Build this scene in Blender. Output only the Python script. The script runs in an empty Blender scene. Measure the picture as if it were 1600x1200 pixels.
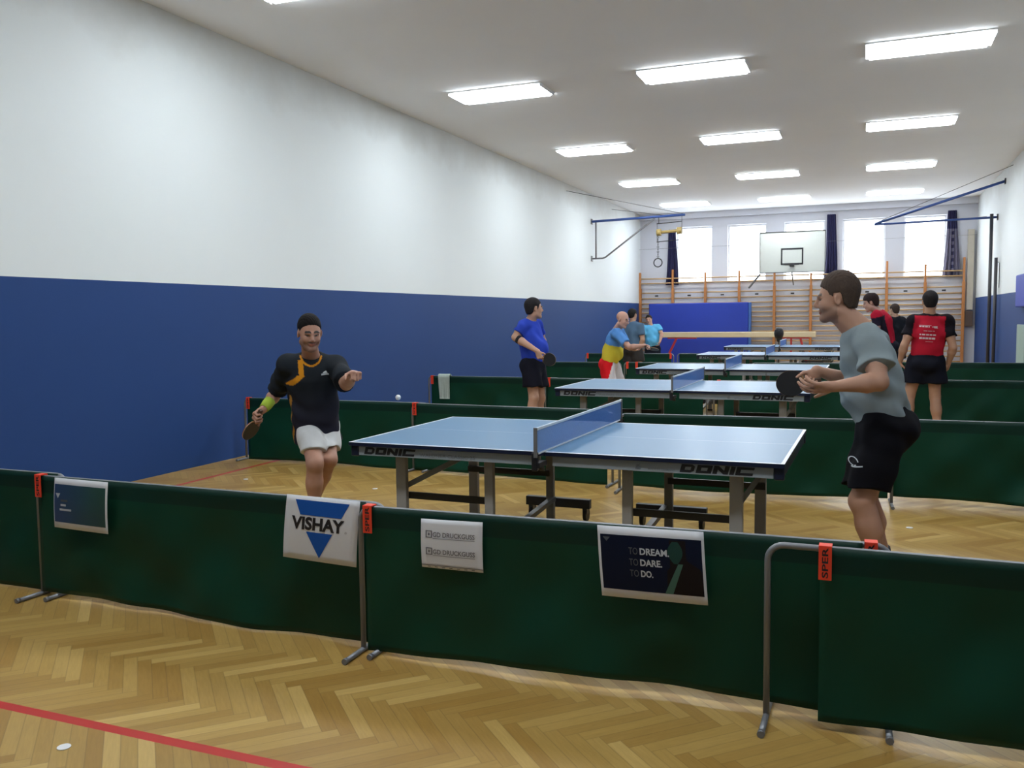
import bpy, bmesh, math, random
import numpy as np
from mathutils import Vector, Matrix, Quaternion
from mathutils.bvhtree import BVHTree
S = bpy.context.scene
C = S.collection
R_ = random.Random(7)

# ------------------------------------------------------------------ camera, world, exposure
F_PX, CAM_H = 1373.83, 1.561
CR = np.array([0.92763911, 0.37329717, -0.011615]); CU = np.array([-0.01752236, 0.07456608, 0.99706212]); CF = np.array([-0.37306655, 0.92471029, -0.07571146])
cam = bpy.data.objects.new('camera', bpy.data.cameras.new('camera')); C.objects.link(cam)
M = Matrix.Identity(4)
for i in range(3):
    M[i][0] = CR[i]; M[i][1] = CU[i]; M[i][2] = -CF[i]
M[2][3] = CAM_H
cam.matrix_world = M
cam.data.sensor_width = 36; cam.data.lens = 36*F_PX/1600; cam.data.clip_start = .05
S.camera = cam
w = bpy.data.worlds.new('overcast_sky'); S.world = w; w.use_nodes = True
w.node_tree.nodes['Background'].inputs[0].default_value = (.86, .93, 1, 1)
w.node_tree.nodes['Background'].inputs[1].default_value = 4.0
LAMP = 11.0
S.view_settings.view_transform = 'Standard'; S.view_settings.look = 'None'
S.view_settings.exposure = 1.08; S.view_settings.gamma = 1; S.view_settings.use_curve_mapping = False

# room (metres; y runs down the hall)
WL, WR, D, ZP, ZC, Y0 = -6.65, 2.775, 27.42, 1.95, 4.70, -2.2

def at(u, v, y):
    """point in the hall seen at frame position (u, v) on the cross-hall plane y"""
    d = CF + CR*(u-800)/F_PX - CU*(v-600)/F_PX
    t = y/d[1]
    return np.array([d[0]*t, y, CAM_H+d[2]*t])
def atz(u, v, z):
    d = CF + CR*(u-800)/F_PX - CU*(v-600)/F_PX
    t = (z-CAM_H)/d[2]
    return np.array([d[0]*t, d[1]*t, z])
def atx(u, y, z):
    """point at depth plane y and height z that stands on column u"""
    v = 600.
    for _ in range(6):
        p = at(u, v, y); v -= (z-p[2])*F_PX/(p@CF)
    p = at(u, v, y); p[2] = z
    return p

# ------------------------------------------------------------------ node helpers
class E:
    def __init__(s, nt, sock): s.nt, s.k = nt, sock
    def _m(s, op, *a):
        n = s.nt.nodes.new('ShaderNodeMath'); n.operation = op
        for i, x in enumerate((s,)+a):
            if isinstance(x, E): s.nt.links.new(x.k, n.inputs[i])
            else: n.inputs[i].default_value = float(x)
        return E(s.nt, n.outputs[0])
    def __add__(s, o): return s._m('ADD', o)
    def __sub__(s, o): return s._m('SUBTRACT', o)
    def __mul__(s, o): return s._m('MULTIPLY', o)
    def floor(s): return s._m('FLOOR')
    def abs(s): return s._m('ABSOLUTE')
    def lt(s, o): return s._m('LESS_THAN', o)
    def gt(s, o): return s._m('GREATER_THAN', o)
    def mod(s, o): return s._m('FLOORED_MODULO', o)
    def mx(s, o): return s._m('MAXIMUM', o)
    def mn(s, o): return s._m('MINIMUM', o)
    def sin(s): return s._m('SINE')
def mix(a, b, f): return a*(f*-1+1) + b*f

MATS = {}
def new_mat(name):
    m = bpy.data.materials.new(name); m.use_nodes = True
    nt = m.node_tree; b = nt.nodes['Principled BSDF']
    return m, nt, b
def mixcol(nt, fac, a, b, mode='MIX'):
    n = nt.nodes.new('ShaderNodeMix'); n.data_type = 'RGBA'; n.blend_type = mode
    for s, x in ((n.inputs[0], fac), (n.inputs[6], a), (n.inputs[7], b)):
        if isinstance(x, E): nt.links.new(x.k, s)
        elif isinstance(x, bpy.types.NodeSocket): nt.links.new(x, s)
        elif isinstance(x, (int, float)): s.default_value = x
        else: s.default_value = (*x, 1)
    return n.outputs[2]
def coord(nt, kind='Object'):
    t = nt.nodes.new('ShaderNodeTexCoord'); s = nt.nodes.new('ShaderNodeSeparateXYZ')
    nt.links.new(t.outputs[kind], s.inputs[0])
    return t.outputs[kind], E(nt, s.outputs[0]), E(nt, s.outputs[1]), E(nt, s.outputs[2])
def noise(nt, vec, scale, detail=3, rough=.55):
    n = nt.nodes.new('ShaderNodeTexNoise'); n.inputs['Scale'].default_value = scale
    n.inputs['Detail'].default_value = detail; n.inputs['Roughness'].default_value = rough
    if vec is not None: nt.links.new(vec, n.inputs['Vector'])
    return n.outputs['Fac']
def bump(nt, b, h, strength, dist=.01):
    n = nt.nodes.new('ShaderNodeBump'); n.inputs['Strength'].default_value = strength; n.inputs['Distance'].default_value = dist
    nt.links.new(h, n.inputs['Height']); nt.links.new(n.outputs[0], b.inputs['Normal'])
def mat(name, col, rough=.5, var=.08, scale=12, metal=0, spec=.5, bmp=0, sheen=0):
    """plain procedural surface: colour with a soft noise variation"""
    if name in MATS: return MATS[name]
    m, nt, b = new_mat(name)
    vec, x, y, z = coord(nt)
    n = noise(nt, vec, scale)
    lo = tuple(c*(1-var) for c in col); hi = tuple(min(1, c*(1+var)) for c in col)
    nt.links.new(mixcol(nt, n, lo, hi), b.inputs['Base Color'])
    b.inputs['Roughness'].default_value = rough; b.inputs['Metallic'].default_value = metal
    b.inputs['Specular IOR Level'].default_value = spec
    if sheen: b.inputs['Sheen Weight'].default_value = sheen
    if bmp: bump(nt, b, noise(nt, vec, scale*6, 4), bmp)
    MATS[name] = m; return m

# ------------------------------------------------------------------ mesh helpers
def link(o, parent=None):
    C.objects.link(o)
    if parent is not None: o.parent = parent
    return o
def tag(o, label=None, cat=None, group=None, kind=None):
    if label: o['label'] = label
    if cat: o['category'] = cat
    if group: o['group'] = group
    if kind: o['kind'] = kind
    return o
def thing(name, label, cat, loc=(0, 0, 0), rz=0, group=None):
    o = bpy.data.objects.new(name, None); link(o); o.location = loc; o.rotation_euler = (0, 0, rz); o.empty_display_size = .1
    return tag(o, label, cat, group)
def raw_mesh(name, V, Fc, m=None, parent=None, smooth=False, col=None):
    me = bpy.data.meshes.new(name)
    V = np.asarray(V, float); Fc = np.asarray(Fc, np.int32)
    if len(V):
        me.vertices.add(len(V)); me.vertices.foreach_set('co', V.ravel())
        k = Fc.shape[1]
        me.loops.add(Fc.size); me.loops.foreach_set('vertex_index', Fc.ravel())
        me.polygons.add(len(Fc)); me.polygons.foreach_set('loop_start', np.arange(0, Fc.size, k, dtype=np.int32))
        me.update(calc_edges=True); me.validate()
        if smooth: me.polygons.foreach_set('use_smooth', np.ones(len(me.polygons), bool))
        if col is not None:
            a = me.color_attributes.new('Col', 'FLOAT_COLOR', 'POINT')
            a.data.foreach_set('color', np.c_[col, np.ones(len(col))].astype(np.float32).ravel())
    if m: me.materials.append(m)
    o = bpy.data.objects.new(name, me)
    return link(o, parent)
class MB:
    """collects shapes, then links them as one mesh object"""
    def __init__(s): s.bm = bmesh.new()
    def box(s, c, d, rot=None, bev=0):
        r = bmesh.ops.create_cube(s.bm, size=1)['verts']
        mt = Matrix.Translation(c) @ (rot.to_matrix().to_4x4() if rot else Matrix.Identity(4)) @ Matrix.Diagonal((*d, 1))
        bmesh.ops.transform(s.bm, matrix=mt, verts=r)
        if bev:
            ed = list({e for v in r for e in v.link_edges})
            bmesh.ops.bevel(s.bm, geom=ed, offset=bev, segments=2, affect='EDGES', profile=.5)
        return s
    def bar(s, a, b, w_, h_, bev=0):
        a, b = Vector(a), Vector(b); d = b-a
        q = d.to_track_quat('X', 'Z')
        return s.box((a+b)/2, (d.length, w_, h_), q, bev)
    def tube(s, pts, r, n=10, closed=False, cap=True):
        pts = [Vector(p) for p in pts]; N = len(pts); rings = []
        rr = r if hasattr(r, '__len__') else [r]*N
        prev = None
        for i, p in enumerate(pts):
            if closed: d = (pts[(i+1) % N]-pts[i-1]).normalized()
            else: d = (pts[min(i+1, N-1)]-pts[max(i-1, 0)]).normalized()
            if prev is None:
                up = Vector((0, 0, 1)) if abs(d.z) < .9 else Vector((0, 1, 0))
                a = d.cross(up).normalized()
            else:
                a = (prev - d*prev.dot(d)).normalized()
            prev = a; b = d.cross(a)
            rings.append([s.bm.verts.new(p+(a*math.cos(t)+b*math.sin(t))*rr[i]) for t in [2*math.pi*k/n for k in range(n)]])
        M_ = N if closed else N-1
        for i in range(M_):
            A, B = rings[i], rings[(i+1) % N]
            for k in range(n):
                f = s.bm.faces.new((A[k], A[(k+1) % n], B[(k+1) % n], B[k])); f.smooth = True
        if cap and not closed:
            s.bm.faces.new(rings[0][::-1]); s.bm.faces.new(rings[-1])
        return s
    def poly(s, pts, vec):
        """extrude a planar outline by vec"""
        vec = Vector(vec)
        a = [s.bm.verts.new(p) for p in pts]; b = [s.bm.verts.new(Vector(p)+vec) for p in pts]
        s.bm.faces.new(a); s.bm.faces.new(b[::-1]); n = len(a)
        for i in range(n): s.bm.faces.new((a[i], b[i], b[(i+1) % n], a[(i+1) % n]))
        return s
    def sphere(s, c, r, seg=16):
        v = bmesh.ops.create_uvsphere(s.bm, u_segments=seg, v_segments=seg//2+1, radius=1)['verts']
        d = r if hasattr(r, '__len__') else (r, r, r)
        bmesh.ops.transform(s.bm, matrix=Matrix.Translation(c) @ Matrix.Diagonal((*d, 1)), verts=v)
        for f in {f for x in v for f in x.link_faces}: f.smooth = True
        return s
    def build(s, name, m, parent=None):
        bmesh.ops.recalc_face_normals(s.bm, faces=s.bm.faces)
        me = bpy.data.meshes.new(name); s.bm.to_mesh(me); s.bm.free()
        if m: me.materials.append(m)
        return link(bpy.data.objects.new(name, me), parent)
def children(o): return [c for c in bpy.data.objects if c.parent == o]
def copy_tree(o, kids, parent=None):
    c = o.copy(); link(c, parent)
    for ch in kids.get(o.name, []): copy_tree(ch, kids, c)
    return c
def kid_map():
    k = {}
    for o in bpy.data.objects:
        if o.parent: k.setdefault(o.parent.name, []).append(o)
    return k
def arc(c, r, a0, a1, n, ax=0, ay=2, fix=1):
    out = []
    for i in range(n+1):
        t = a0+(a1-a0)*i/n; p = [0, 0, 0]; p[ax] = c[ax]+r*math.cos(t); p[ay] = c[ay]+r*math.sin(t); p[fix] = c[fix]; out.append(p)
    return out
def text_arrays(txt, size=1, bold=0, spacing=1):
    cu = bpy.data.curves.new('t', 'FONT'); cu.body = txt; cu.size = size; cu.offset = bold; cu.space_character = spacing; cu.resolution_u = 3
    o = bpy.data.objects.new('t', cu); C.objects.link(o)
    dg = bpy.context.evaluated_depsgraph_get(); dg.update()
    me = bpy.data.meshes.new_from_object(o.evaluated_get(dg))
    V = np.array([v.co[:] for v in me.vertices]).reshape(-1, 3); Fc = [tuple(p.vertices) for p in me.polygons]
    bpy.data.objects.remove(o); bpy.data.curves.remove(cu); bpy.data.meshes.remove(me)
    return V[:, :2], Fc
def fit_text(txt, w_, h_, bold=.02):
    """text outline scaled to fill w x h, origin lower left"""
    V, Fc = text_arrays(txt, 1, bold)
    mn_, mx_ = V.min(0), V.max(0)
    return (V-mn_)/(mx_-mn_)*np.array([w_, h_]), Fc
def faces_mesh(name, V, Fc, m, parent):
    me = bpy.data.meshes.new(name); me.from_pydata([tuple(v) for v in V], [], Fc); me.materials.append(m); me.update()
    return link(bpy.data.objects.new(name, me), parent)

# ------------------------------------------------------------------ room materials
def floor_mat():
    m, nt, b = new_mat('herringbone_parquet')
    vec, x, y, z = coord(nt)
    wv, n = .0585, 7
    k = .70710678/wv
    a = (x+y)*k; bb = (x-y)*k + 3.7
    i, j = a.floor(), bb.floor()
    mm = (i-j).mod(2*n)
    hz = mm.lt(n-.5)
    # plank ids
    ox = mix(i, i-mm, hz); oy = mix(j-((mm*-1)+(2*n-1)), j, hz)
    cb = nt.nodes.new('ShaderNodeCombineXYZ')
    nt.links.new(ox.k, cb.inputs[0]); nt.links.new(oy.k, cb.inputs[1]); nt.links.new(hz.k, cb.inputs[2])
    wn = nt.nodes.new('ShaderNodeTexWhiteNoise'); nt.links.new(cb.outputs[0], wn.inputs['Vector'])
    rnd = wn.outputs['Value']
    # along / across coordinates for the grain
    fa, fb = a-i, bb-j
    al = mix(bb, a, hz); ac = mix(a, bb, hz); fr = mix(fa, fb, hz)
    lx = mix(bb-oy, a-ox, hz)
    g = nt.nodes.new('ShaderNodeCombineXYZ'); nt.links.new((al*.5).k, g.inputs[0]); nt.links.new((ac*5).k, g.inputs[1]); nt.links.new((E(nt, rnd)*40).k, g.inputs[2])
    gr = noise(nt, g.outputs[0], 1.2, 4, .6)
    cr = nt.nodes.new('ShaderNodeValToRGB'); nt.links.new(rnd, cr.inputs[0])
    e = cr.color_ramp; e.elements[0].position = 0; e.elements[0].color = (.34, .195, .048, 1)
    e.elements[1].position = 1; e.elements[1].color = (.56, .385, .135, 1)
    for p, c in ((.3, (.39, .24, .068, 1)), (.62, (.43, .275, .080, 1)), (.88, (.47, .31, .098, 1))):
        q = e.elements.new(p); q.color = c
    base = mixcol(nt, gr, (.80, .78, .74), (1.15, 1.15, 1.12))
    base = mixcol(nt, 1.0, cr.outputs[0], base, 'MULTIPLY')
    # seams
    ed = fr.lt(.035).mx(fr.gt(.965)).mx(lx.lt(.03)).mx(lx.gt(n-.03))
    base = mixcol(nt, ed*.35, base, (.14, .085, .035))
    big = noise(nt, vec, .7, 3)
    base = mixcol(nt, 1.0, base, mixcol(nt, big, (.86, .86, .86), (1.1, 1.1, 1.1)), 'MULTIPLY')
    # red court lines
    l1 = ((y-2.455).abs().lt(.025))._m('MULTIPLY', x.gt(-6.1))
    l2 = ((x+6.07).abs().lt(.025))._m('MULTIPLY', y.gt(2.43))
    base = mixcol(nt, l1.mx(l2), base, (.50, .035, .03))
    nt.links.new(base, b.inputs['Base Color'])
    b.inputs['Roughness'].default_value = .34; b.inputs['Specular IOR Level'].default_value = .35
    bump(nt, b, gr, .06, .003)
    return m
def wall_mat(name, dado):
    m, nt, b = new_mat(name)
    vec, x, y, z = coord(nt)
    n1 = noise(nt, vec, .6, 4); n2 = noise(nt, vec, 8, 4)
    white = mixcol(nt, n1, (.74, .80, .82), (.80, .85, .87))
    if dado:
        blue = mixcol(nt, n1, (.015, .052, .190), (.019, .064, .225))
        c = mixcol(nt, z.lt(ZP), white, blue)
        b.inputs['Roughness'].default_value = .55
    else: c = mixcol(nt, n1, (.58, .59, .65), (.64, .65, .71))
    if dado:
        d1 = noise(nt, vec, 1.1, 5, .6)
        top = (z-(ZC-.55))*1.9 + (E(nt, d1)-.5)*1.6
        c = mixcol(nt, top.mx(0).mn(1)*.45, c, (.40, .38, .34))  # uneven brown-grey band below the ceiling: grime plus painted-in shade above the lamps' reach
    nt.links.new(c, b.inputs['Base Color']); b.inputs['Specular IOR Level'].default_value = .25
    b.inputs['Roughness'].default_value = .6
    bump(nt, b, n2, .08, .004)
    return m
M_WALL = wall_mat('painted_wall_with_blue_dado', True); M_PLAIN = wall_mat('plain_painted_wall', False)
M_CEIL = mat('ceiling_plaster', (.87, .89, .92), .8, .03, .8, spec=.2)
def tabletop_mat():
    m, nt, b = new_mat('blue_tabletop')
    vec, x, y, z = coord(nt)
    ln = x.abs().gt(1.35).mx(y.abs().gt(.7425)).mx(y.abs().lt(.0013))._m('MULTIPLY', z.gt(.7585))
    top = mixcol(nt, z.gt(.7585), (.006, .010, .035), (.070, .195, .35))
    nt.links.new(mixcol(nt, ln, top, (.8, .84, .88)), b.inputs['Base Color'])
    b.inputs['Roughness'].default_value = .36
    bump(nt, b, noise(nt, vec, 400, 2), .05, .001)
    return m
def cloth_green_mat():
    m, nt, b = new_mat('green_barrier_cloth')
    vec, x, y, z = coord(nt)
    n = noise(nt, vec, 3, 3)
    c = mixcol(nt, n, (.0014, .036, .019), (.0025, .050, .027))
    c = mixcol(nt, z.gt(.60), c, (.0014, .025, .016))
    nt.links.new(c, b.inputs['Base Color']); b.inputs['Roughness'].default_value = .5; b.inputs['Specular IOR Level'].default_value = .22
    return m
def net_mat():
    m, nt, b = new_mat('blue_net_mesh')
    b.inputs['Base Color'].default_value = (.09, .22, .56, 1); b.inputs['Roughness'].default_value = .8
    t = nt.nodes.new('ShaderNodeBsdfTransparent'); mx_ = nt.nodes.new('ShaderNodeMixShader')
    vec, x, y, z = coord(nt)
    n = noise(nt, vec, 90, 2)
    nt.links.new((E(nt, n)*.2+.50).k, mx_.inputs[0])
    nt.links.new(t.outputs[0], mx_.inputs[1]); nt.links.new(b.outputs[0], mx_.inputs[2])
    nt.links.new(mx_.outputs[0], nt.nodes['Material Output'].inputs[0])
    return m
def emit_mat(name, col, s_):
    m, nt, b = new_mat(name)
    b.inputs['Emission Color'].default_value = (*col, 1); b.inputs['Emission Strength'].default_value = s_
    b.inputs['Base Color'].default_value = (.8, .8, .8, 1)
    return m
def col_mat(name, rough=.6, spec=.3, sss=0, var=.06, sheen=0):
    """surface whose own colour pattern is stored on the mesh"""
    m, nt, b = new_mat(name)
    a = nt.nodes.new('ShaderNodeAttribute'); a.attribute_name = 'Col'
    vec, x, y, z = coord(nt)
    n = noise(nt, vec, 40, 3)
    v = mixcol(nt, n, (1-var,)*3, (1+var,)*3)
    nt.links.new(mixcol(nt, 1.0, a.outputs['Color'], v, 'MULTIPLY'), b.inputs['Base Color'])
    b.inputs['Roughness'].default_value = rough; b.inputs['Specular IOR Level'].default_value = spec
    if sheen: b.inputs['Sheen Weight'].default_value = sheen
    if sss:
        b.inputs['Subsurface Weight'].default_value = sss; b.inputs['Subsurface Radius'].default_value = (.012, .005, .003); b.inputs['Subsurface Scale'].default_value = 1
    return m
M_TOP = tabletop_mat(); M_GREEN = cloth_green_mat(); M_NET = net_mat()
M_NAVY = mat('navy_table_edge', (.006, .010, .03), .4)
M_APRON = mat('grey_table_apron', (.27, .31, .35), .45, .05)
M_STEEL = mat('grey_painted_steel', (.17, .17, .175), .4, .06, metal=.2)
M_LEG = mat('grey_table_leg', (.29, .285, .28), .45, .06)
M_DARK = mat('black_metal', (.012, .012, .016), .4)
M_CASTER = mat('dark_grey_metal', (.05, .05, .06), .45)
M_TUBE = mat('silver_grey_tube', (.20, .21, .23), .38, .06, metal=.3)
M_ORANGE = mat('orange_red_tag', (.80, .055, .02), .45, .06)
M_INK = mat('black_ink', (.008, .008, .012), .5)
M_PAPER = mat('white_paper', (.66, .68, .72), .6, .03)
M_WHITE = mat('white_plastic', (.78, .79, .80), .4, .03)
M_TAPE = mat('white_net_tape', (.62, .70, .78), .6, .03)
M_WOODP = mat('orange_brown_wood', (.50, .20, .06), .42, .15, 6)
M_WOODR = mat('tan_rung_wood', (.55, .36, .17), .42, .15, 6)
M_BEAM = mat('pale_beam_wood', (.66, .55, .36), .45, .08, 4)
M_RED = mat('red_painted_steel', (.45, .03, .03), .4)
M_BLUEP = mat('blue_painted_steel', (.035, .085, .30), .4)
M_MAT = mat('blue_vinyl', (.018, .05, .42), .6, .1, 3, bmp=.1)
M_MAT2 = mat('lighter_blue_vinyl', (.06, .16, .48), .45, .1, 3)
M_CURT = mat('navy_curtain_cloth', (.018, .018, .075), .85, .2, 5)
M_RUBBER = mat('black_rubber', (.008, .008, .010), .5)
M_DIFF = emit_mat('lit_diffuser', (.90, .96, 1), LAMP)

# ------------------------------------------------------------------ the setting
def struct(o): o['kind'] = 'structure'; return o
struct(MB().box(((WL+WR)/2, (Y0+D)/2, -.05), (WR-WL+.4, D-Y0+.4, .1)).build('floor', floor_mat()))
struct(MB().box(((WL+WR)/2, (Y0+D)/2, ZC+.05), (WR-WL+.4, D-Y0+.4, .1)).build('ceiling', M_CEIL))
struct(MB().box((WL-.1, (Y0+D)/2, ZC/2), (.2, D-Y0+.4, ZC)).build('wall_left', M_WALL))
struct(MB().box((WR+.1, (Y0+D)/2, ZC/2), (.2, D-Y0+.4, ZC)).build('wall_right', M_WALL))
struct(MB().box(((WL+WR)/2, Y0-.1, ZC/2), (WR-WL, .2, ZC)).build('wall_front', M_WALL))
WX = [(-5.53, -4.42), (-3.96, -2.82), (-2.31, -1.18), (-.69, .45), (.93, 2.02)]; WZ = (2.55, 4.27)
bw = MB(); TH = .32
bw.box(((WL+WR)/2, D+TH/2, WZ[0]/2), (WR-WL, TH, WZ[0])); bw.box(((WL+WR)/2, D+TH/2, (WZ[1]+ZC)/2), (WR-WL, TH, ZC-WZ[1]))
xs = [WL]+[v for p in WX for v in p]+[WR]
for i in range(0, len(xs), 2): bw.box(((xs[i]+xs[i+1])/2, D+TH/2, sum(WZ)/2), (xs[i+1]-xs[i], TH, WZ[1]-WZ[0]))
struct(bw.build('wall_back', M_PLAIN))
def pane_mat():
    m, nt, b = new_mat('window_glass')
    t = nt.nodes.new('ShaderNodeBsdfTransparent'); g = nt.nodes.new('ShaderNodeBsdfGlossy'); g.inputs['Roughness'].default_value = .05
    mx_ = nt.nodes.new('ShaderNodeMixShader'); mx_.inputs[0].default_value = .06
    nt.links.new(t.outputs[0], mx_.inputs[1]); nt.links.new(g.outputs[0], mx_.inputs[2]); nt.links.new(mx_.outputs[0], nt.nodes['Material Output'].inputs[0])
    return m
M_PANE = pane_mat()
for i, (a, b_) in enumerate(WX):
    f = MB(); yy = D+.2
    for xx in (a+.025, b_-.025): f.box((xx, yy, sum(WZ)/2), (.05, .06, WZ[1]-WZ[0]))
    for zz in (WZ[0]+.025, WZ[1]-.025): f.box(((a+b_)/2, yy, zz), (b_-a-.1, .06, .05))
    fr = struct(f.build('window_%d' % (i+1), M_WHITE))
    MB().box(((a+b_)/2, yy, sum(WZ)/2), (b_-a-.1, .006, WZ[1]-WZ[0]-.1)).build('pane', M_PANE, fr)
    MB().box(((a+b_)/2, D+.08, WZ[0]+.012), (b_-a, .22, .024)).build('window_sill', M_WHITE, fr)
# plastered beam under the ceiling at the far end
struct(MB().box(((WL+WR)/2, D-.08, ZC-.09), (WR-WL, .16, .18)).build('trim_1', M_PLAIN))

# ------------------------------------------------------------------ ceiling lights
lt = thing('ceiling_light', None, 'ceiling light', (0, 0, ZC))
LXX, LYY = 1.34, .58
h_ = MB().box((0, 0, -.009), (LXX+.03, LYY+.03, .018), bev=.003)
h_.build('housing', M_WHITE, lt)
for s_ in (-1, 1):
    e_ = MB()
    for k in range(7): e_.box((s_*(LXX/2-.006), -.24+k*.08, -.032), (.03, .012, .028))
    e_.box((s_*(LXX/2+.010), 0, -.030), (.004, LYY, .032)); e_.build('end_louvre', M_WHITE, lt)
MB().box((0, 0, -.033), (LXX-.06, LYY-.0, .032), bev=.010).build('diffuser', M_DIFF, lt)
km = kid_map()
CX = [-4.80, -2.12, .61]; RY = [2.55, 7.10, 11.62, 16.22, 20.74, 25.13]
names_c = ['left', 'middle', 'right']; names_r = ['', 'nearest', 'second', 'third', 'fourth', 'farthest']
first = True
for j, ry in enumerate(RY):
    for i, cx in enumerate(CX):
        o = lt if first else copy_tree(lt, km); first = False
        o.location = (cx, ry, ZC); o['group'] = 'ceiling lights in three rows'
        if j == 0: o['label'] = 'lit rectangular ceiling light of the %s row, above the foreground barriers' % names_c[i]
        elif j == 1:
            o['label'] = ('bright ceiling light of the %s row, cut off by the upper picture edge' % names_c[i]) if i == 0 else 'lit rectangular ceiling light overhead, %s row, nearest the photographer' % names_c[i]
        else:
            o['label'] = 'bright rectangular ceiling light, %s row, %s fully visible from the viewer' % (names_c[i], ['first', 'second', 'third', 'farthest'][j-2])

# ------------------------------------------------------------------ table tennis tables
def donic(x0, z0, w_, h_, y):
    """blocky wide slanted capitals D O N I C"""
    V, Fc = [], []
    sh = .28*h_
    def quadp(pts):
        n = len(V)
        for (px, pz) in pts: V.append((x0+px*w_+pz*sh, y, z0+pz*h_))
        Fc.append(tuple(range(n, n+len(pts))))
    def rect(a, b, c, d): quadp([(a, c), (b, c), (b, d), (a, d)])
    L = .205; t = .062; th = .31
    # D
    rect(0, t, 0, 1); rect(t, .15, 0, th); rect(t, .15, 1-th, 1); quadp([(.15, 0), (.195, .22), (.195, .78), (.15, 1), (.145, 1-th), (.145, th)])
    o = .225; rect(o, o+t, 0, 1); rect(o+.15, o+.15+t, 0, 1); rect(o+t, o+.15, 0, th); rect(o+t, o+.15, 1-th, 1)
    o = .455; rect(o, o+t, 0, 1); rect(o+.15, o+.15+t, 0, 1); quadp([(o+t, 1), (o+t, .55), (o+.15, 0), (o+.15, .45)])
    o = .685; rect(o, o+t, 0, 1)
    o = .765; rect(o, o+t, 0, 1); rect(o+t, 1, 0, th); rect(o+t, 1, 1-th, 1)
    return V, Fc
def make_table():
    t = thing('table_tennis_table', None, 'table')
    for s_ in (-1, 1):
        MB().box((s_*.686, 0, .7475), (1.368, 1.525, .025), bev=.0015).build('tabletop', M_TOP, t)
        # grey apron rails and dark end rail
        for ys in (-1, 1):
            MB().box((s_*.675, ys*.725, .7035), (1.27, .02, .063), bev=.002).build('apron', M_APRON if ys < 0 else M_DARK, t)
            MB().box((s_*1.34, ys*.725, .7), (.055, .032, .07), bev=.006).build('corner_block', M_NAVY, t)
        MB().box((s_*1.35, 0, .705), (.02, 1.40, .06)).build('end_rail', M_NAVY, t)
        xo, xi = s_*1.09, s_*.452
        for ys, yy in ((-1, -.56), (1, .56)):
            for xx in (xo, xi):
                lg = MB().box((xx, yy, .367), (.075 if xx == xo else .06, .04, .674), bev=.004).build('leg', M_LEG, t)
                MB().box((xx, yy, .015), (.08, .05, .03), bev=.006).build('foot', M_RUBBER, lg)
            MB().bar((xo+s_*.035, yy-.03*ys, .385), (xi, yy-.03*ys, .385), .018, .045).build('crossbar', M_DARK, t)
            if ys < 0:
                (MB().bar((xo, yy+.05, .44), (s_*.66, yy+.05, .66), .02, .035) if s_ < 0 else MB().bar((xo+.02, yy+.02, .49), (1.23, yy+.02, .67), .02, .03)).build('brace', M_STEEL if s_ < 0 else M_TUBE, t)
            else:
                MB().bar((xo, yy, .52), (xo-s_*.22, yy, .67), .012, .02).build('brace', M_STEEL, t)
        # wheel carriage along the middle
        MB().box((s_*.44, .70, .135), (.52, .05, .07), bev=.004).build('carriage_beam', M_CASTER, t)
        MB().bar((s_*.43, -.4, .12), (s_*.43, .56, .19), .04, .035).build('carriage_rail', M_STEEL, t)
        for xx in (.22, .66):
            cst = MB().box((s_*xx, .70, .085), (.035, .045, .05)).build('caster', M_CASTER, t)
            MB().tube([(s_*xx-.014, .715, .051), (s_*xx+.014, .715, .051)], .05, 16).build('wheel', M_RUBBER, cst)
    # net
    n = MB().box((0, 0, .836), (.004, 1.81, .148)).build('net', M_NET, t)
    MB().box((0, 0, .912), (.010, 1.82, .017), bev=.002).build('net_tape', M_TAPE, n)
    MB().box((0, 0, .766), (.008, 1.80, .010)).build('net_hem', M_TAPE, n)
    for ys in (-1, 1):
        MB().box((0, ys*.912, .835), (.022, .012, .175), bev=.002).build('net_post', M_STEEL, n)
        c = MB(); c.box((-.005, ys*.84, .70), (.05, .12, .03)); c.box((-.012, ys*.89, .72), (.035, .035, .11), bev=.006); c.bar((0, ys*.80, .66), (.0, ys*.87, .70), .03, .02)
        c.build('net_clamp', M_DARK, n)
    # writing on the near apron
    V, Fc = donic(-1.27, .681, .37, .046, -.7365)
    faces_mesh('lettering', V, Fc, M_INK, t)
    V, Fc = donic(.80, .681, .40, .046, -.7365); faces_mesh('lettering', V, Fc, M_INK, t)
    M_GREYINK = mat('grey_ink', (.17, .19, .21), .5)
    for txt, x0, w_, z0, hh in (('WALDNER CLASSIC 25', -.86, .39, .683, .022), ('MADE IN GERMANY', .62, .155, .683, .012)):
        V, Fc = fit_text(txt, w_, hh, .01)
        faces_mesh('lettering', [(x0+a, -.7366, z0+b) for a, b in V], Fc, M_GREYINK, t)
    g = MB(); g.tube([(.545, -.737, .684+.003), (.575, -.737, .687)], .002, 6); g.tube(arc((.56, -.737, .700), .010, 0, 2*math.pi*.95, 12), .0018, 5); g.tube([(.548, -.737, .690), (.572, -.737, .716)], .0018, 5)
    g.build('emblem', M_GREYINK, t)
    return t
T0 = make_table(); km = kid_map()
TP = [(-1.755, 5.642, -.0124, 'blue table tennis table in the foreground, nearest the viewer, ball in flight over it'),
      (-1.879, 10.095, -.0113, 'second blue table tennis table, just behind the foreground table and its green barrier'),
      (-1.90, 13.91, 0, 'third blue table tennis table from the front, where the bald player stands'),
      (-1.82, 18.65, 0, 'fourth blue table tennis table from the front, half hidden by the tables before it'),
      (-1.96, 23.27, 0, 'farthest blue table tennis table, in front of the balance beam')]
for i, (x, y, r, lab) in enumerate(TP):
    o = T0 if i == 0 else copy_tree(T0, km)
    o.location = (x, y, 0); o.rotation_euler = (0, 0, r); o['label'] = lab; o['group'] = 'blue table tennis tables down the hall'

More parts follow.
